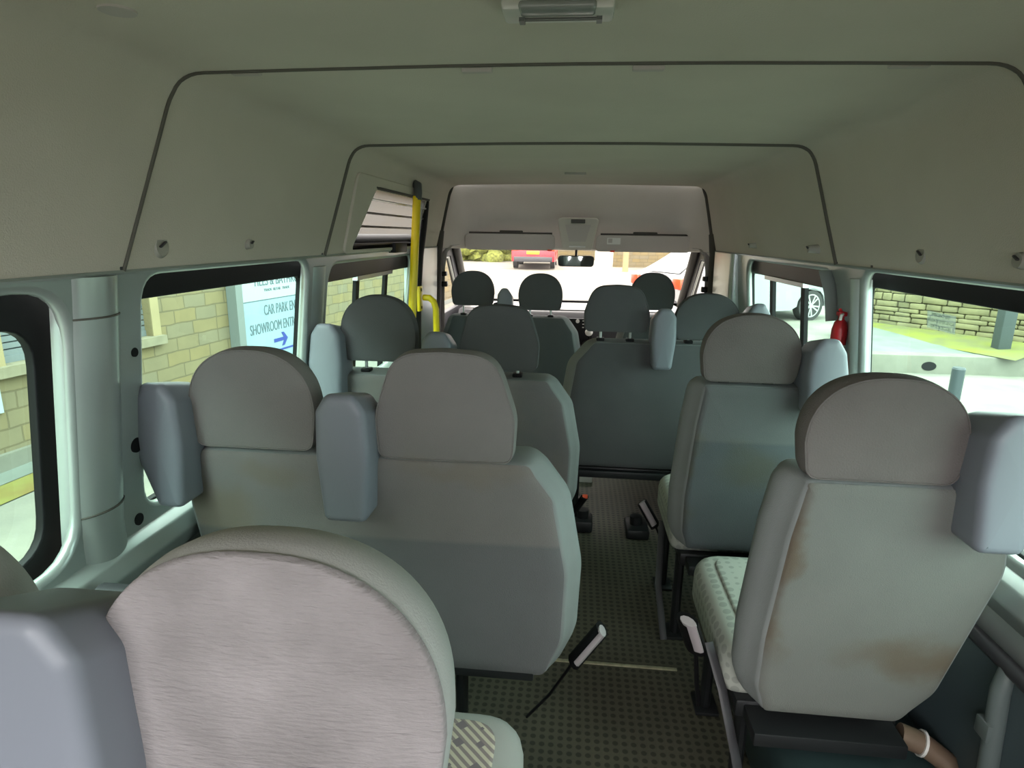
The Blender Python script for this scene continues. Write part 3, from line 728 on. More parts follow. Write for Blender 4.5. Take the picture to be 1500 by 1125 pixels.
# ---- hooks / fixings along the headliner
def xh(z): return .885-(z-1.338)/.389*.085
for y, sgn, r, prot, dark, lab in ((1.28, -1, .026, .007, 0, 'round grey clip on the left headliner next to the nearer seam'), (1.64, -1, .015, .016, 1, 'small dark round clip on the left headliner above the window'),
        (3.12, 1, .014, .035, 1, 'small coat peg on the right headliner, farthest forward'), (2.33, 1, .016, .04, 1, 'coat peg on the right headliner beside the grey seam'),
        (1.66, 1, .024, .007, 0, 'round grey clip on the right headliner above the window'), (1.30, 1, .018, .014, 0, 'grey clip on the right headliner at the picture edge')):
    z = 1.385; n_ = 'coat_hook' if prot > .03 else 'headliner_clip'
    root = empty(n_, (sgn*xh(z), y, z), label=lab, cat='hook' if prot > .03 else 'clip')
    b = B(); b.cyl((sgn*(xh(z)+.004), y, z), (-sgn, 0, 0), r, prot, 24, r*.8); mk('base', b, 'knob', root)
    b = B(); b.box(-.003, .003, -r*.6, r*.3, -.002, .002, .001); bmesh.ops.rotate(b.bm, verts=b.bm.verts, matrix=Matrix.Rotation(.5, 3, 'X'), cent=(0, 0, 0)); bmesh.ops.translate(b.bm, verts=b.bm.verts, vec=(sgn*(xh(z)-prot), y, z+.006)); mk('catch', b, 'armblack', root)
for y, sgn in ((1.165, -1), (2.165, -1), (1.93, 1), (2.18, 1)):
    b = B(); b.cyl((sgn*.895, y, 1.345), (-sgn, 0, 0), .007, .012, 14); mk('headliner_stud', b, 'armblack', label='small black stud at the lower headliner edge, %s' % {(1.165, -1): 'left side by the nearer seam', (2.165, -1): 'left side by the farther seam', (1.93, 1): 'right side over the near window corner', (2.18, 1): 'right side by the seam end'}[(y, sgn)], cat='stud')

# ---- ceiling lamp, vents
r = empty('ceiling_lamp', (-.018, .95, 1.73), label='rectangular interior lamp on the ceiling at the top of the picture', cat='ceiling lamp')
b = B(); b.box(-.095, .060, .925, .985, 1.716, 1.735, .006); mk('lamp_base', b, 'lens', r)
b = B(); b.box(-.070, .035, .915, .950, 1.714, 1.726, .005, 3); mk('lamp_lens', b, mat('grey_lamp_lens', (.24, .26, .25), .25), r)
b = B(); b.tube([(-.07, .957, 1.7135), (.04, .957, 1.7135)], .0022, 8).box(-.072, -.064, .953, .970, 1.711, 1.72).box(.036, .044, .953, .970, 1.711, 1.72); mk('retaining_clip', b, 'bulbglass', r)
b = B(); b.cyl((-.655, .93, 1.738), (0, 0, -1), .028, .012, 28, .025); mk('ceiling_plug', b, 'visor', label='round grey plug in the ceiling at the upper left', cat='plug')
for x, y, w in ((-.185, 1.29, .03), (.143, 1.29, .03), (-.655, 1.29, .03), (.61, 1.29, .035), (0, 3.34, .055), (-.55, 2.31, .025)):
    b = B(); b.box(x-w, x+w, y-.008, y+.008, 1.7245, 1.738, .003)
    mk('ceiling_clip', b, 'visor' if y != 3.34 else 'knob', label={-.185: 'flat grey clip behind the nearer ceiling seam, left of centre', .143: 'flat grey clip behind the nearer ceiling seam, right of centre', -.655: 'flat grey clip at the left end of the nearer ceiling seam', .61: 'flat grey clip at the right end of the nearer ceiling seam', 0: 'slim grey strip on the ceiling ahead of the second seam', -.55: 'tiny flat clip at the left end of the farther ceiling seam'}[x], cat='clip')

# ---- yellow grab pole and handrail by the side door
r = empty('grab_pole', (-.81, 3.15, .0), label='tall bright yellow grab pole with grey top bracket beside the side door', cat='grab pole')
b = B(); b.tube([(-.790, 3.17, 1.60), (-.80, 3.13, 1.30), (-.815, 3.10, .95), (-.82, 3.09, .0)], .021, 16); mk('pole', b, 'yellow', r)
b = B(); b.tube([(-.815, 3.22, 1.665), (-.79, 3.19, 1.655), (-.785, 3.17, 1.62), (-.788, 3.17, 1.585)], .022, 14).cyl((-.822, 3.23, 1.665), (1, 0, 0), .038, .012, 20); mk('top_bracket', b, mat('grey_cast_bracket', (.10, .11, .115), .4, .3), r)
r = empty('handrail', (-.86, 3.5, .0), label='short curved yellow handrail bolted to the door pillar', cat='handrail')
b = B(); b.tube([(-.835, 3.45, 1.065), (-.80, 3.44, 1.065), (-.775, 3.44, 1.045), (-.765, 3.45, 1.0), (-.765, 3.46, .7), (-.765, 3.46, .3), (-.84, 3.48, .25)], .018, 14); mk('rail', b, 'yellow', r)
b = B(); b.box(-.862, -.845, 3.40, 3.47, .99, 1.13, .004); mk('mounting_plate', b, 'yellow', r)
for z in (1.11, 1.01):
    b = B(); b.cyl((-.847, 3.435, z), (1, 0, 0), .009, .005, 12); mk('bolt', b, 'black', r)
b = B(); b.tube([(-.842, 3.56, 1.60), (-.850, 3.52, 1.45), (-.862, 3.48, 1.30), (-.872, 3.45, 1.1), (-.89, 3.45, .4), (-.89, 3.45, .0)], .022, 10, .03); mk('trim_24', b, 'black', kind='structure')
b = B(); b.tube([(-.835, 3.44, 1.58), (-.845, 3.41, 1.45), (-.857, 3.39, 1.33)], .010, 10); mk('door_strap', b, 'chrome', label='clear rounded door edge tube behind the yellow pole', cat='tube')
# ---- fire extinguisher
r = empty('fire_extinguisher', (.875, 2.20, .98), label='small red fire extinguisher strapped to the right pillar', cat='fire extinguisher')
b = B(); prof = [(.0, .0), (.03, .0), (.036, .01), (.036, .17), (.028, .195), (.014, .205), (.014, .22)]
for a, c in zip(prof, prof[1:]):
    pass
n = 20; rings = [[b.bm.verts.new((.893+max(.0005, rr)*.68*math.cos(2*PI*k/n), 2.11+max(.0005, rr)*.68*math.sin(2*PI*k/n), .96+zz)) for k in range(n)] for rr, zz in prof]
for a, c in zip(rings, rings[1:]):
    for k in range(n): b.bm.faces.new((a[k], a[(k+1) % n], c[(k+1) % n], c[k]))
b.bm.faces.new(rings[-1]); mk('cylinder', b, 'red', r)
b = B(); b.box(.880, .906, 2.095, 2.125, 1.175, 1.19, .004).tube([(.893, 2.11, 1.185), (.878, 2.09, 1.198)], .005, 8); mk('valve', b, 'red', r, label='red valve head')
b = B(); b.tube([(.893, 2.10, 1.183), (.882, 2.085, 1.180), (.878, 2.08, 1.165)], .005, 8); mk('nozzle', b, 'white', r)
b = B(); b.cyl((.893, 2.11, 1.06), (0, 0, 1), .0255, .022, 24); mk('label_band', b, 'white', r)
b = B(); b.tube([(.872, 2.235, 1.315), (.885, 2.195, 1.24), (.895, 2.18, 1.15)], .028, 8, .004); mk('trim_25', b, 'metal', kind='structure')

# ---- cab: visors, console, mirror, dash, gear knob, belts
for x0, x1, lab in ((-.752, -.128, 'left sun visor folded against the cab headliner'), (.150, .785, 'right sun visor with a small white sticker')):
    r = empty('sun_visor', ((x0+x1)/2, 4.30, 1.44), label=lab, cat='sun visor', group=None)
    xf = lambda X, Y, Z: (X, Y+(1.44-Z)*.35, Z)
    b, e = cushion(dense(rpoly([(x0, 1.315, .03), (x1, 1.315, .03), (x1, 1.425, .035), (x0, 1.425, .035)], 6), .03), 4.30, 4.33, .008, .008, 0, 0, .002, xf); mk('visor_panel', b, 'visor', r)
    b = B(); xm = (x0+x1)/2; b.tube([(x0+.03, 4.325, 1.430), (x1-.02, 4.325, 1.430)], .007, 8); b.box(xm-.07, xm+.09, 4.315, 4.345, 1.428, 1.448, .006); mk('hinge_bar', b, 'seam', r)
    if x0 > 0:
        b = B(); b.quad((.225, 4.305, 1.408), (.315, 4.305, 1.408), (.315, 4.322, 1.365), (.225, 4.322, 1.365)); mk('sticker', b, 'white', r, label='small white sticker')
        b = B(); b.quad((.232, 4.303, 1.403), (.26, 4.303, 1.403), (.26, 4.314, 1.375), (.232, 4.314, 1.375)); mk('sticker_print', b, 'visor', r)
    b = B(); xx = x0+.1 if x0 > 0 else x1-.05; b.cyl((xx, 4.34, 1.318), (1, 0, 0), .006, .03, 10); mk('clip', b, 'lamp_red', r)
r = empty('overhead_console', (.02, 4.25, 1.45), label='grey overhead console between the two sun visors', cat='console')
b = B(); pl = rpoly([(-.075, 1.325, .015), (.125, 1.325, .015), (.165, 1.535, .03), (-.115, 1.535, .03)], 5)
b, e = cushion(dense(pl, .02), 4.205, 4.28, .012, .004, 0, 0, .004, lambda X, Y, Z: (X, Y+(1.535-Z)*.42, Z)); mk('console_body', b, 'console', r)
b = B(); b.quad((-.060, 4.217, 1.49), (.11, 4.217, 1.49), (.080, 4.263, 1.38), (-.030, 4.263, 1.38)); mk('recess_panel', b, 'visor', r)
b = B(); b.box(-.022, .072, 4.195, 4.222, 1.498, 1.524, .004); mk('map_lamp', b, mat('dark_slotted_panel', (.06, .055, .05), .5), r)
b = B(); b.box(-.03, .08, 4.270, 4.292, 1.342, 1.352, .002); mk('slot', b, 'white', r)
r = empty('rear_view_mirror', (.02, 4.45, 1.25), label='rear view mirror hanging at the top centre of the windscreen', cat='mirror')
ol = dense(rpoly([(-.105, 1.205, .025), (.145, 1.205, .025), (.150, 1.282, .03), (-.110, 1.282, .03)], 6), .02)
b, e = cushion(ol, 4.45, 4.475, .006, .01, 0, 0, .0); mk('mirror_housing', b, 'dash', r)
b = B(); pl = offset(ol, .006); b.bm.faces.new([b.bm.verts.new((x, 4.447-(z-1.24)*.02, z)) for x, z in pl]); mk('mirror_face', b, 'mirror', r)
b = B(); b.tube([(.02, 4.47, 1.26), (.02, 4.50, 1.30), (.02, 4.56, 1.33)], .009, 8); mk('mirror_arm', b, 'dash', r)
r = empty('dashboard', (0, 4.8, 0), label='black dashboard under the windscreen with radio buttons', cat='dashboard')
b = B(); pr = rpoly([(4.62, .25, .02), (4.60, .80, .04), (4.66, .862, .04), (5.29, .862, .02), (5.29, .25, .02)], 5); b.prism(pr, lambda y, z: (-.86, y, z), lambda y, z: (.86, y, z)); mk('dash_body', b, 'dash', r)
b = B(); b.box(-.84, .84, 4.70, 5.2, .858, .872, .006); mk('dash_top', b, 'dash_top', r, label='paler top of the dashboard')
b = B(); b.box(-.10, .16, 4.585, 4.61, .62, .82, .008); mk('centre_panel', b, 'black', r)
for i in range(3):
    for j in range(2):
        b = B(); b.box(.085+j*.022, .098+j*.022, 4.578, 4.59, .800-i*.024, .806-i*.024); mk('radio_button', b, 'white', r)
b = B(); b.cyl((.05, 4.588, .80), (0, -1, 0), .014, .01, 16); mk('radio_knob', b, 'white', r)
r = empty('gear_lever', (.135, 4.4, .4), label='gear lever with a pale round knob beside the front bench', cat='gear lever')
b = B(); b.tube([(.135, 4.56, .60), (.135, 4.45, .68), (.133, 4.4, .735)], .008, 10).tube([(.135, 4.60, .56), (.135, 4.54, .63)], .05, 14); mk('lever', b, 'black', r)
b = B(); bmesh.ops.create_uvsphere(b.bm, u_segments=20, v_segments=12, radius=.028, matrix=Matrix.Translation((.132, 4.4, .748))); mk('knob', b, 'white', r)
for s_, lab in ((-1, 'pale seat belt looped at the left cab pillar'), (1, 'pale seat belt looped at the right cab pillar')):
    r = empty('cab_seat_belt', (s_*.86, 4.1, 1.2), label=lab, cat='seat belt')
    b = B(); b.tube([(s_*.80, 4.30, 1.345), (s_*.835, 4.22, 1.340), (s_*.858, 4.16, 1.30), (s_*.868, 4.12, 1.2), (s_*.872, 4.11, 1.0), (s_*.872, 4.10, .5), (s_*.872, 4.10, .1)], .020, 10, .004); mk('webbing', b, 'belt', r)
    b = B(); b.box(*sorted((s_*.835, s_*.875)), 4.085, 4.12, 1.145, 1.175, .006).box(*sorted((s_*.83, s_*.87)), 4.08, 4.115, 1.075, 1.11, .006); mk('belt_anchor', b, 'blackm', r)

# ---- window sticker with three lines of print
r = empty('window_sticker', (XW(1.22)+.06, 1.63, 1.22), label='small three-line emergency notice stuck on the right rear side window', cat='sticker')
def stx(z): return XW(z)+.0655
def place_st(u, v, w=0): # u from far (left in view) to near
    z = 1.190+v; return (stx(z), 1.772-u*.86, z)
b = B(); b.prism([(0, 0), (.15, 0), (.15, .046), (0, .046)], lambda u, v: place_st(u, v), lambda u, v: (place_st(u, v)[0]-.0006,)+place_st(u, v)[1:]); mk('sticker_film', b, 'glass_sticker', r)
for i, (t, w) in enumerate((('SORTIE DE SECOURS', .108), ('SALIDA DE EMERGENCIA', .14), ('EMERGENCY EXIT', .10))):
    t = ('EMERGENCY EXIT', 'SALIDA DE EMERGENCIA', 'SORTIE DE SECOURS')[2-i]
    x0 = (.15-w)/2
    b = text_bm(t, .0125, 1, lambda x, y, z: (x, y, z)); mxx = max(v.co.x for v in b.bm.verts); k = (w)/mxx
    for v in b.bm.verts:
        p = place_st(x0+v.co.x*k, .004+i*.0152+v.co.y); v.co = Vector((p[0]-.0012, p[1], p[2]))
    mk('notice_text', b, 'stickerband', r, smooth=False)

# ------------------------------------------------------------------ outside
def gz(x, y): return -.65+.025*y
def plane(name, x0, x1, y0, y1, dz, m, zf=gz, **k):
    b = B(); b.quad(*[(x, y, zf(x, y)+dz) for x, y in ((x0, y0), (x1, y0), (x1, y1), (x0, y1))]); return mk(name, b, m, **k)
M['tarmac'] = mat('pale_worn_tarmac', (0.192, 0.188, 0.152), .95, col2=(0.136, 0.132, 0.112), nscale=1.3, bump=.5, bscale=40)
plane('ground', -30, 30, -20, 60, 0, 'tarmac', kind='structure')
# sandstone building to the left, wall line x = -5.15 + .117 y
WA = math.atan(.117)
bl = empty('stone_building', (-5.15, 0, -.65), label='yellow coursed sandstone building seen through the left windows', cat='building'); 
def wp(s, z, out=0): # along the wall (y), height, outwards (towards the van)
    return (-5.15+.117*s+out*math.cos(WA), s-out*math.sin(WA), z)
def wall_piece(s0, s1, z0, z1, o0, o1, b=None):
    b = b or B(); vs = [b.bm.verts.new(wp(s, z, o)) for s in (s0, s1) for z in (z0, z1) for o in (o0, o1)]
    for f in ((0, 1, 3, 2), (4, 6, 7, 5), (0, 4, 5, 1), (2, 3, 7, 6), (0, 2, 6, 4), (1, 5, 7, 3)): b.bm.faces.new([vs[i] for i in f])
    return b
bw = B()
for a in ((-9, 4.50, -.9, 4.2), (6.07, 9.35, -.9, 4.2), (9.35, 17, -.9, 4.2), (4.50, 6.07, -.9, .265), (4.50, 6.07, 1.75, 4.2)):
    wall_piece(*a, -.35, 0, bw)
# put the bricks in the wall's own frame: build in world, then rotate the object's frame
me_o = mk('wall_stonework', bw, 'sandstone', bl, smooth=False)
R_ = Matrix.Rotation(-(PI/2-WA), 4, 'Z')
me_o.data.transform(R_); me_o.matrix_local = R_.inverted()
b = wall_piece(4.38, 6.19, .225, .315, -.3, .07); mk('window_sill', b, 'stone', bl, smooth=False)
b = wall_piece(4.36, 4.50, .315, 1.75, -.3, .012); mk('window_jamb', b, 'jamb', bl, smooth=False)
b = wall_piece(6.07, 6.18, .315, 1.75, -.3, .012); mk('window_jamb', b, 'jamb', bl, smooth=False)
b = B()
for i in range(24): wall_piece(4.50, 6.07, .375+i*.058, .375+i*.058+.046, -.12-.0, -.09, b)
wall_piece(4.50, 6.07, .315, 1.75, -.2, -.13, b); wall_piece(4.50, 6.07, .315, .375, -.13, -.08, b)
mk('louvred_shutter', b, 'shutter', bl, smooth=False)
b = wall_piece(-4, 16, -.75, -.40, 0, .05); mk('plinth', b, 'concrete', bl, smooth=False)
b = wall_piece(4.30, 4.412, -.06, .14, 0, .02); mk('wall_notice', b, 'signwhite', bl, smooth=False)
b = wall_piece(9.9, 10.9, .9, 2.0, .0, .02); mk('upper_notice', b, 'signwhite', bl, smooth=False)
# drainage channel and moss at the wall foot
def strip(name, s0, s1, o0, o1, dz, m, **k):
    b = B(); b.quad(*[(lambda p: (p[0], p[1], gz(p[0], p[1])+dz))(wp(s, 0, o)) for s, o in ((s0, o0), (s1, o0), (s1, o1), (s0, o1))]); return mk(name, b, m, **k)
strip('gutter', -4, 16, .05, .28, .006, 'path', label='pale drainage channel along the foot of the sandstone building', cat='gutter')
strip('moss_patch', 1, 7, .30, .62, .010, mat('rusty_leaf_moss', (0.126, 0.0924, 0.021), 1, col2=(0.143, 0.139, 0.0294), nscale=3), label='brown and green moss on the tarmac by the drainage channel', cat='moss', kind='stuff')
# sign
sg = empty('direction_sign', wp(7.9, -.4, .1), label='pale blue car park and showroom entrance sign on grey frame against the stone building', cat='sign')
b = wall_piece(7.42, 9.35, .535, 1.35, .10, .13); mk('upper_panel', b, 'signwhite', sg, smooth=False)
b = wall_piece(7.42, 9.35, -.44, .52, .004, .13); mk('lower_panel', b, 'signblue', sg, smooth=False)
b = wall_piece(7.29, 7.42, -.46, 1.35, .004, .14); mk('sign_frame', b, 'signpost', sg, smooth=False)
b = wall_piece(7.42, 9.35, .52, .535, .09, .128); mk('divider', b, 'letter', sg, smooth=False)
def sign_text(t, s0, z0, size, width, m='letter', out=.131):
    b = text_bm(t, size, 1, lambda x, y, z: (x, y, z)); xm = max(v.co.x for v in b.bm.verts); k = width/xm
    for v in b.bm.verts: v.co = Vector(wp(s0+v.co.x*k, z0+v.co.y, out+v.co.z+.001))
    mk('lettering', b, m, sg, smooth=False)
sign_text('CAR PARK ENTRANCE', 7.845, .325, .195, 1.22)
sign_text('SHOWROOM ENTRANCE', 7.52, .095, .195, 1.34)
sign_text('TILES & BATHROOMS', 7.66, .72, .17, 1.35, out=.131)
sign_text('TRADE  RETAIL  TRADE', 7.88, .64, .05, .60)
b = B(); pl = [(8.02, -.075), (8.25, -.075), (8.20, -.145), (8.26, -.145), (8.35, -.05), (8.26, .045), (8.20, .045), (8.25, -.025), (8.02, -.025)]
b.prism(pl, lambda s, z: wp(s, z, .131), lambda s, z: wp(s, z, .134)); mk('arrow', b, 'arrow', sg, smooth=False)
b = wall_piece(8.10, 9.35, -.205, -.18, .13, .134); mk('underline', b, 'arrow', sg, smooth=False)
b = wall_piece(7.42, 9.35, -.43, -.30, .13, .1315); mk('lower_strip', b, 'signwhite', sg, smooth=False)
# raised verge to the right: kerb, path, grass bank, dry stone wall
b = B(); b.box(4.25, 9.5, 9.10, 9.38, -.7, -.165, .012); kb = mk('raised_kerb', b, 'concrete', label='raised concrete kerb running across the view in the right window', cat='kerb')
b = B(); b.cyl((5.06, 9.104, -.315), (0, -1, 0), .085, .012, 28)
for v in b.bm.verts: v.co.x = 5.06+(v.co.x-5.06)*1.15; v.co.z = -.315+(v.co.z+.315)*.75
mk('drain_hole', b, 'black', kb, label='dark oval drain hole')
b = B(); b.quad((4.26, 9.385, -.168), (9.5, 9.37, -.168), (7.6, 9.95, -.16), (5.95, 12.2, -.09), (4.9, 12.2, -.09), (4.3, 10.2, -.14)); mk('footpath', b, 'path', label='pale slabbed path behind the raised kerb', cat='path')
def dw(s, z, o=0): # dry stone wall line from (5.65,12.2) towards (7.06,10.3)
    d = Vector((1.41, -1.9, 0)).normalized(); n = Vector((-d.y*-1, d.x*-1, 0)); n = Vector((d.y, -d.x, 0))
    p = Vector((5.62, 12.3, 0))+d*s+n*o; return (p.x, p.y, z)
b = B()
for i in range(24):
    for j in range(3):
        s0, s1 = i*.125, (i+1)*.125; h = [.02, .09, .055, 0]; o = [0, .2, .42, .75]
        b.quad(*[dw(s, -.155+h[q]+.0, o[q]*(1.25+.35*s)) for s, q in ((s0, j), (s1, j), (s1, j+1), (s0, j+1))])
bmesh.ops.remove_doubles(b.bm, verts=b.bm.verts, dist=.001)
mk('grass_bank', b, 'moss', label='strip of mossy green grass along the foot of the dry stone wall', cat='grass', kind='stuff')
dwall = empty('dry_stone_wall', dw(2.5, -.16), label='rough dry stone wall behind the grass strip in the right window', cat='wall')
rows_z = -.16; z = -.12; rnd = random.Random(3)
bms = B()
while z < 1.75:
    h = rnd.uniform(.07, .15); s = -.15
    while s < 2.9:
        w = rnd.uniform(.16, .48); g = .008
        d0 = .03+rnd.uniform(0, .035)
        b0 = B(); b0.box(s+g, s+w-g, -.35, d0, z+g*.6, z+h-g*.6, .018, 2)
        for v in b0.bm.verts: v.co = Vector((v.co.x+rnd.uniform(-.006, .006), v.co.y, v.co.z+rnd.uniform(-.007, .007)))
        me = bpy.data.meshes.new('t'); b0.bm.to_mesh(me); b0.bm.free(); bms.bm.from_mesh(me); bpy.data.meshes.remove(me)
        s += w
    z += h
for v in bms.bm.verts: v.co = Vector(dw(v.co.x, v.co.z, v.co.y))
M['rubble'] = mat('green_brown_rubble', (0.204, 0.18, 0.093), .95, col2=(0.126, 0.114, 0.06), nscale=2.8, bump=.8, bscale=25)
mk('stonework', bms, 'rubble', dwall, ang=30)
b = B(); vs = [dw(s, z, o) for s, z, o in ((-.1, -.2, -.3), (6.9, -.2, -.3), (6.9, 1.7, -.3), (-.1, 1.7, -.3))]; b.prism([(0, 0), (1, 0), (1, 1), (0, 1)], lambda a, c: dw(-.1+3.1*a, -.2+1.9*c, -.02), lambda a, c: dw(-.1+3.1*a, -.2+1.9*c, -.3)); mk('wall_core', b, mat('dark_wall_joints', (.10, .095, .05), .95), dwall)
b = B(); b.prism([(0, 0), (1, 0), (1, 1), (0, 1)], lambda a, c: dw(2.50+.8*a, .28+.30*c, .08), lambda a, c: dw(2.50+.8*a, .28+.30*c, .11)); mk('wall_board', b, 'signwhite', label='pale board fixed on the dry stone wall right of the dark post', cat='board')
b = B(); b.box(6.22, 6.40, 9.55, 9.73, -.165, 1.6, .015); mk('square_post', b, 'post', label='dark grey square post standing on the path in the right window', cat='post')
b = B(); b.cyl((4.42, 7.35, -.5), (0, 0, 1), .066, .50, 24).cyl((4.42, 7.35, -.004), (0, 0, 1), .068, .02, 24, .06); mk('bollard', b, 'bollard', label='short round grey bollard on the tarmac beyond the nearest right headrest', cat='bollard')

# ---- cars
def car(label, loc, rotz, paint, scale=1.0, plate=False, suv=False):
    root = empty('parked_car', (0, 0, 0), label=label, cat='car')
    L, W, H = 4.3, 1.78, 1.50
    # body side profile, x = length, z = height, wheels at +-1.28
    def arch(cx):
        return [(cx-.40*math.cos(PI*k/10), .30+.40*math.sin(PI*k/10)) for k in range(11)]
    low = [(-2.12, .30)]+arch(-1.28)+[(-.7, .22), (.7, .22)]+arch(1.28)+[(2.10, .30)]
    top = [(2.15, .55), (2.08, .78), (1.55, .90), (1.05, .97), (0, 1.0), (-1.4, 1.03), (-2.05, 1.0), (-2.15, .75)]
    prof = low+top
    b = B(); n = len(prof); ys = [(-W/2+.0, .97), (-W/2-.0+.06, 1), (W/2-.06, 1), (W/2, .97)]
    rows = []
    for yy, sc in ((-W/2+.02, .985), (-W/2-.01, .93), (-W/2+.10, 1), (W/2-.10, 1), (W/2+.01, .93), (W/2-.02, .985)):
        pass
    rows = [[b.bm.verts.new((x*sx, yy, .62+(z-.62)*sz)) for x, z in prof] for yy, sx, sz in ((-W/2, .985, .96), (-W/2+.08, 1, 1), (W/2-.08, 1, 1), (W/2, .985, .96))]
    for a, c in zip(rows, rows[1:]):
        for k in range(n): b.bm.faces.new((a[k], a[(k+1) % n], c[(k+1) % n], c[k]))
    b.bm.faces.new(rows[0]); b.bm.faces.new(rows[-1])
    bmesh.ops.triangulate(b.bm, faces=[f for f in b.bm.faces if len(f.verts) > 4])
    parts = [('body', b, paint, {})]
    cab = [(1.10, .95), (.45, H-.06), (.0, H), (-1.15, H-.03), (-1.65, H-.30), (-1.98, .98)]
    b = B(); A = [b.bm.verts.new((x, -(W/2-.06) if z < 1.0 else -(W/2-.22), z)) for x, z in cab]; C_ = [b.bm.verts.new((v.co.x, -v.co.y, v.co.z)) for v in A]
    for k in range(len(A)-1): b.bm.faces.new((A[k], A[k+1], C_[k+1], C_[k]))
    b.bm.faces.new(A); b.bm.faces.new(C_[::-1]); parts.append(('cabin', b, paint, {}))
    for sy in (-1, 1):
        for pl in ([(.88, 1.02), (.38, H-.12), (-.28, H-.09), (-.28, 1.02)], [(-.38, 1.02), (-.38, H-.09), (-1.12, H-.12), (-1.50, 1.12), (-1.45, 1.02)]):
            b = B(); f = lambda x, z, o: (x, sy*((W/2-.06)+(z-1.0)*(-.16/(H-1.0))+o), z)
            b.prism(pl, lambda x, z: f(x, z, -.01), lambda x, z: f(x, z, .006)); parts.append(('side_window', b, 'carglass', {}))
        b = B(); b.box(1.85, 2.10, *sorted((sy*.55, sy*.86)), .62, .76, .03); parts.append(('headlamp', b, 'white', {}))
        b = B(); b.box(-2.16, -1.93, *sorted((sy*.62, sy*.895)), .72, .93, .03); parts.append(('tail_lamp', b, 'lamp_red', {}))
    b = B(); b.prism([(-.62, 0), (.62, 0), (.50, 1), (-.50, 1)], lambda y, t: (-1.985+.35*t+.0, y, 1.02+t*.18), lambda y, t: (-2.0+.35*t, y, 1.02+t*.18)); parts.append(('rear_window', b, 'carglass', {}))
    b = B(); b.box(-2.19, -2.10, -.80, .80, .28, .50, .03); parts.append(('rear_bumper', b, 'dash', {}))
    b = B(); b.box(-2.185, -2.14, -.26, .26, .60, .72, .005); parts.append(('number_plate', b, 'plate', {}))
    for wx in (-1.28, 1.28):
        for sy in (-1, 1):
            b = B(); b.cyl((wx, sy*(W/2-.20), .32), (0, sy, 0), .33, .19, 36); parts.append(('tyre', b, 'tyre', {'w': 1}))
            b = B(); yy = sy*(W/2-.006)
            b.cyl((wx, yy, .32), (0, -sy, 0), .055, .02, 16)
            for k in range(10):
                a = 2*PI*k/10+(.11 if k % 2 else -.11); a0 = 2*PI*k/10
                c, s = math.cos(a), math.sin(a)
                p = [(.04, -.014), (.235, -.018), (.235, .018), (.04, .014)]
                b.prism(p, lambda u, v: (wx+u*c-v*s, yy-sy*.02, .32+u*s+v*c), lambda u, v: (wx+u*c-v*s, yy, .32+u*s+v*c))
            nn = 36
            ri = [[b.bm.verts.new((wx+rr*math.cos(2*PI*k/nn), yy-sy*dd, .32+rr*math.sin(2*PI*k/nn))) for k in range(nn)] for rr, dd in ((.225, 0), (.25, 0), (.25, .03), (.225, .03))]
            for q in range(4):
                for k in range(nn): b.bm.faces.new((ri[q][k], ri[q][(k+1) % nn], ri[(q+1) % 4][(k+1) % nn], ri[(q+1) % 4][k]))
            parts.append(('alloy_wheel', b, 'alloy', {'w': 1}))
    for nm, b, m_, kw in parts: mk(nm, b, m_, root, ang=35)
    root.location = loc; root.rotation_euler = (0, 0, rotz); root.scale = (scale,)*3
    return root
car('silver white car on the right, spanning the windscreen corner and the far right side window', (3.56, 14.07, -.305), math.radians(27), 'carwhite')
car('red car seen from behind through the windscreen, yellow number plate', (-1.75, 28.0, .05), PI/2, 'carred')
# far boundary: stone wall, pole, hedge
b = B(); b.box(1.7, 14, 28.5, 28.9, -.2, 3.0, .02); o = mk('boundary_wall', b, 'sandstone', label='yellow stone boundary wall far ahead beyond the windscreen', cat='wall')
b = B(); b.cyl((2.05, 26, -.1), (0, 0, 1), .12, 4.5, 16); mk('far_pole', b, 'jamb', label='slim pale pole in front of the far boundary wall', cat='pole')
b = B(); rnd = random.Random(5)
for k in range(60):
    cx_, cy_, cz_ = -4.4+rnd.uniform(-1.2, 1.4), 31+rnd.uniform(-.5, .5), .25+rnd.uniform(0, 1.8)
    bmesh.ops.create_icosphere(b.bm, subdivisions=2, radius=rnd.uniform(.25, .5), matrix=Matrix.Translation((cx_, cy_, cz_)))
for v in b.bm.verts: v.co += Vector((rnd.uniform(-.07, .07), rnd.uniform(-.07, .07), rnd.uniform(-.07, .07)))
mk('hedge', b, 'hedge', label='yellow green hedge far ahead, left of the red car', cat='hedge')
b = B(); b.box(-14, 1.0, 33, 33.4, .0, 3.2, .02); mk('boundary_wall', b, 'sandstone', label='pale stone wall behind the red car', cat='wall')

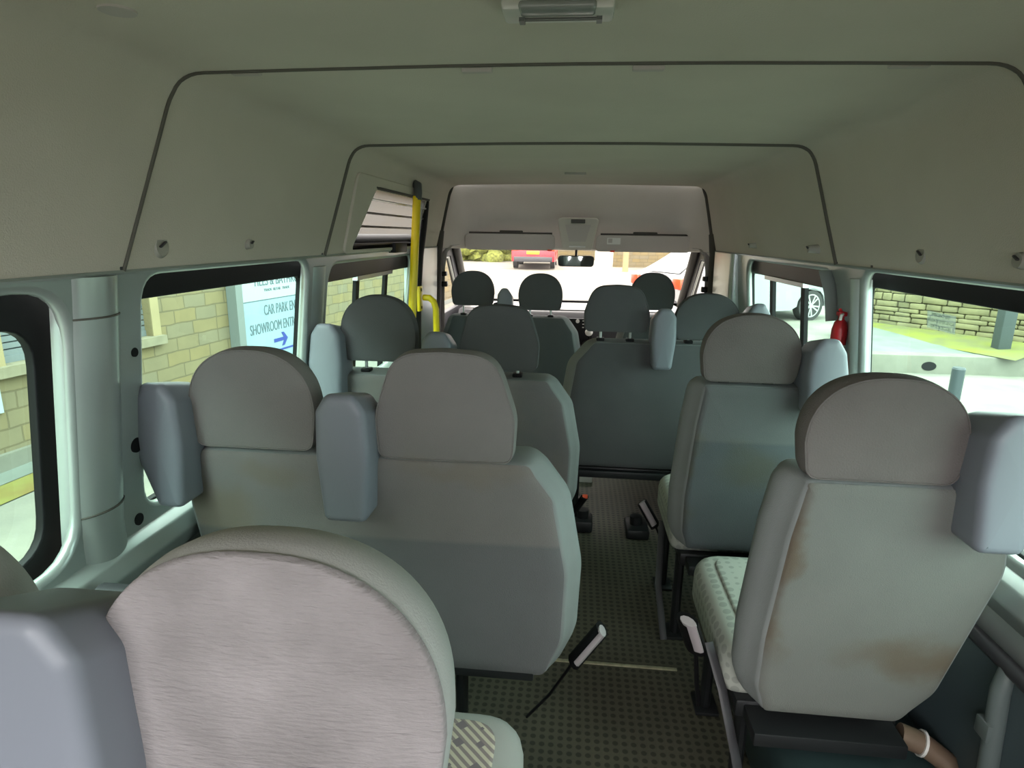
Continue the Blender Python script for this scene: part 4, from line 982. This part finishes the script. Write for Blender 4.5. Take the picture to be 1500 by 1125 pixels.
# ------------------------------------------------------------------ light: an overcast sky, brightest high up and behind the van
w = bpy.data.worlds.new('sky'); S.world = w; w.use_nodes = True
nt = w.node_tree; bg = nt.nodes['Background']
tc = nt.nodes.new('ShaderNodeTexCoord'); sp = nt.nodes.new('ShaderNodeSeparateXYZ'); nt.links.new(tc.outputs['Generated'], sp.inputs[0])
rp = nt.nodes.new('ShaderNodeValToRGB'); rp.color_ramp.elements[0].position = .45; rp.color_ramp.elements[1].position = .75
rp.color_ramp.elements[0].color = (.70, .73, .76, 1); rp.color_ramp.elements[1].color = (1, .99, .97, 1)
mr = nt.nodes.new('ShaderNodeMapRange'); mr.inputs[1].default_value = -1; mr.inputs[2].default_value = 1
nt.links.new(sp.outputs['Z'], mr.inputs[0]); nt.links.new(mr.outputs[0], rp.inputs['Fac']); nt.links.new(rp.outputs['Color'], bg.inputs['Color'])
bg.inputs['Strength'].default_value = 1.6
sun = bpy.data.lights.new('hazy_sun', 'SUN'); sun.energy = .6; sun.angle = math.radians(60); sun.color = (1, .97, .92)
so = bpy.data.objects.new('hazy_sun', sun); COL.objects.link(so); so.rotation_euler = (math.radians(50), 0, math.radians(-8))

# ------------------------------------------------------------------ camera
F = 900.0; VPX, VPY, ROLL = 845.0, 345.0, .014
d = Vector((VPX-750, -(VPY-562.5), -F)).normalized()
kz = -(ROLL*d.x+d.y)/d.z; zc = Vector((ROLL, 1, kz)).normalized(); xc = d.cross(zc)
Rw = Matrix((xc, d, zc))                      # rows: world axes in camera space
cam = bpy.data.cameras.new('camera'); cam.sensor_width = 36; cam.lens = F/1500*36; cam.clip_start = .02; cam.clip_end = 300
co = bpy.data.objects.new('camera', cam); COL.objects.link(co)
co.matrix_world = Matrix.Translation((.02, 0, 1.42)) @ Rw.to_4x4()
S.camera = co
S.view_settings.view_transform = 'Standard'; S.view_settings.look = 'None'; S.view_settings.gamma = 1; S.view_settings.exposure = 2.62
S.view_settings.use_curve_mapping = False
S.cycles.caustics_reflective = False; S.cycles.caustics_refractive = False; S.cycles.max_bounces = 10; S.cycles.diffuse_bounces = 6; S.cycles.transparent_max_bounces = 16; S.cycles.sample_clamp_indirect = 6
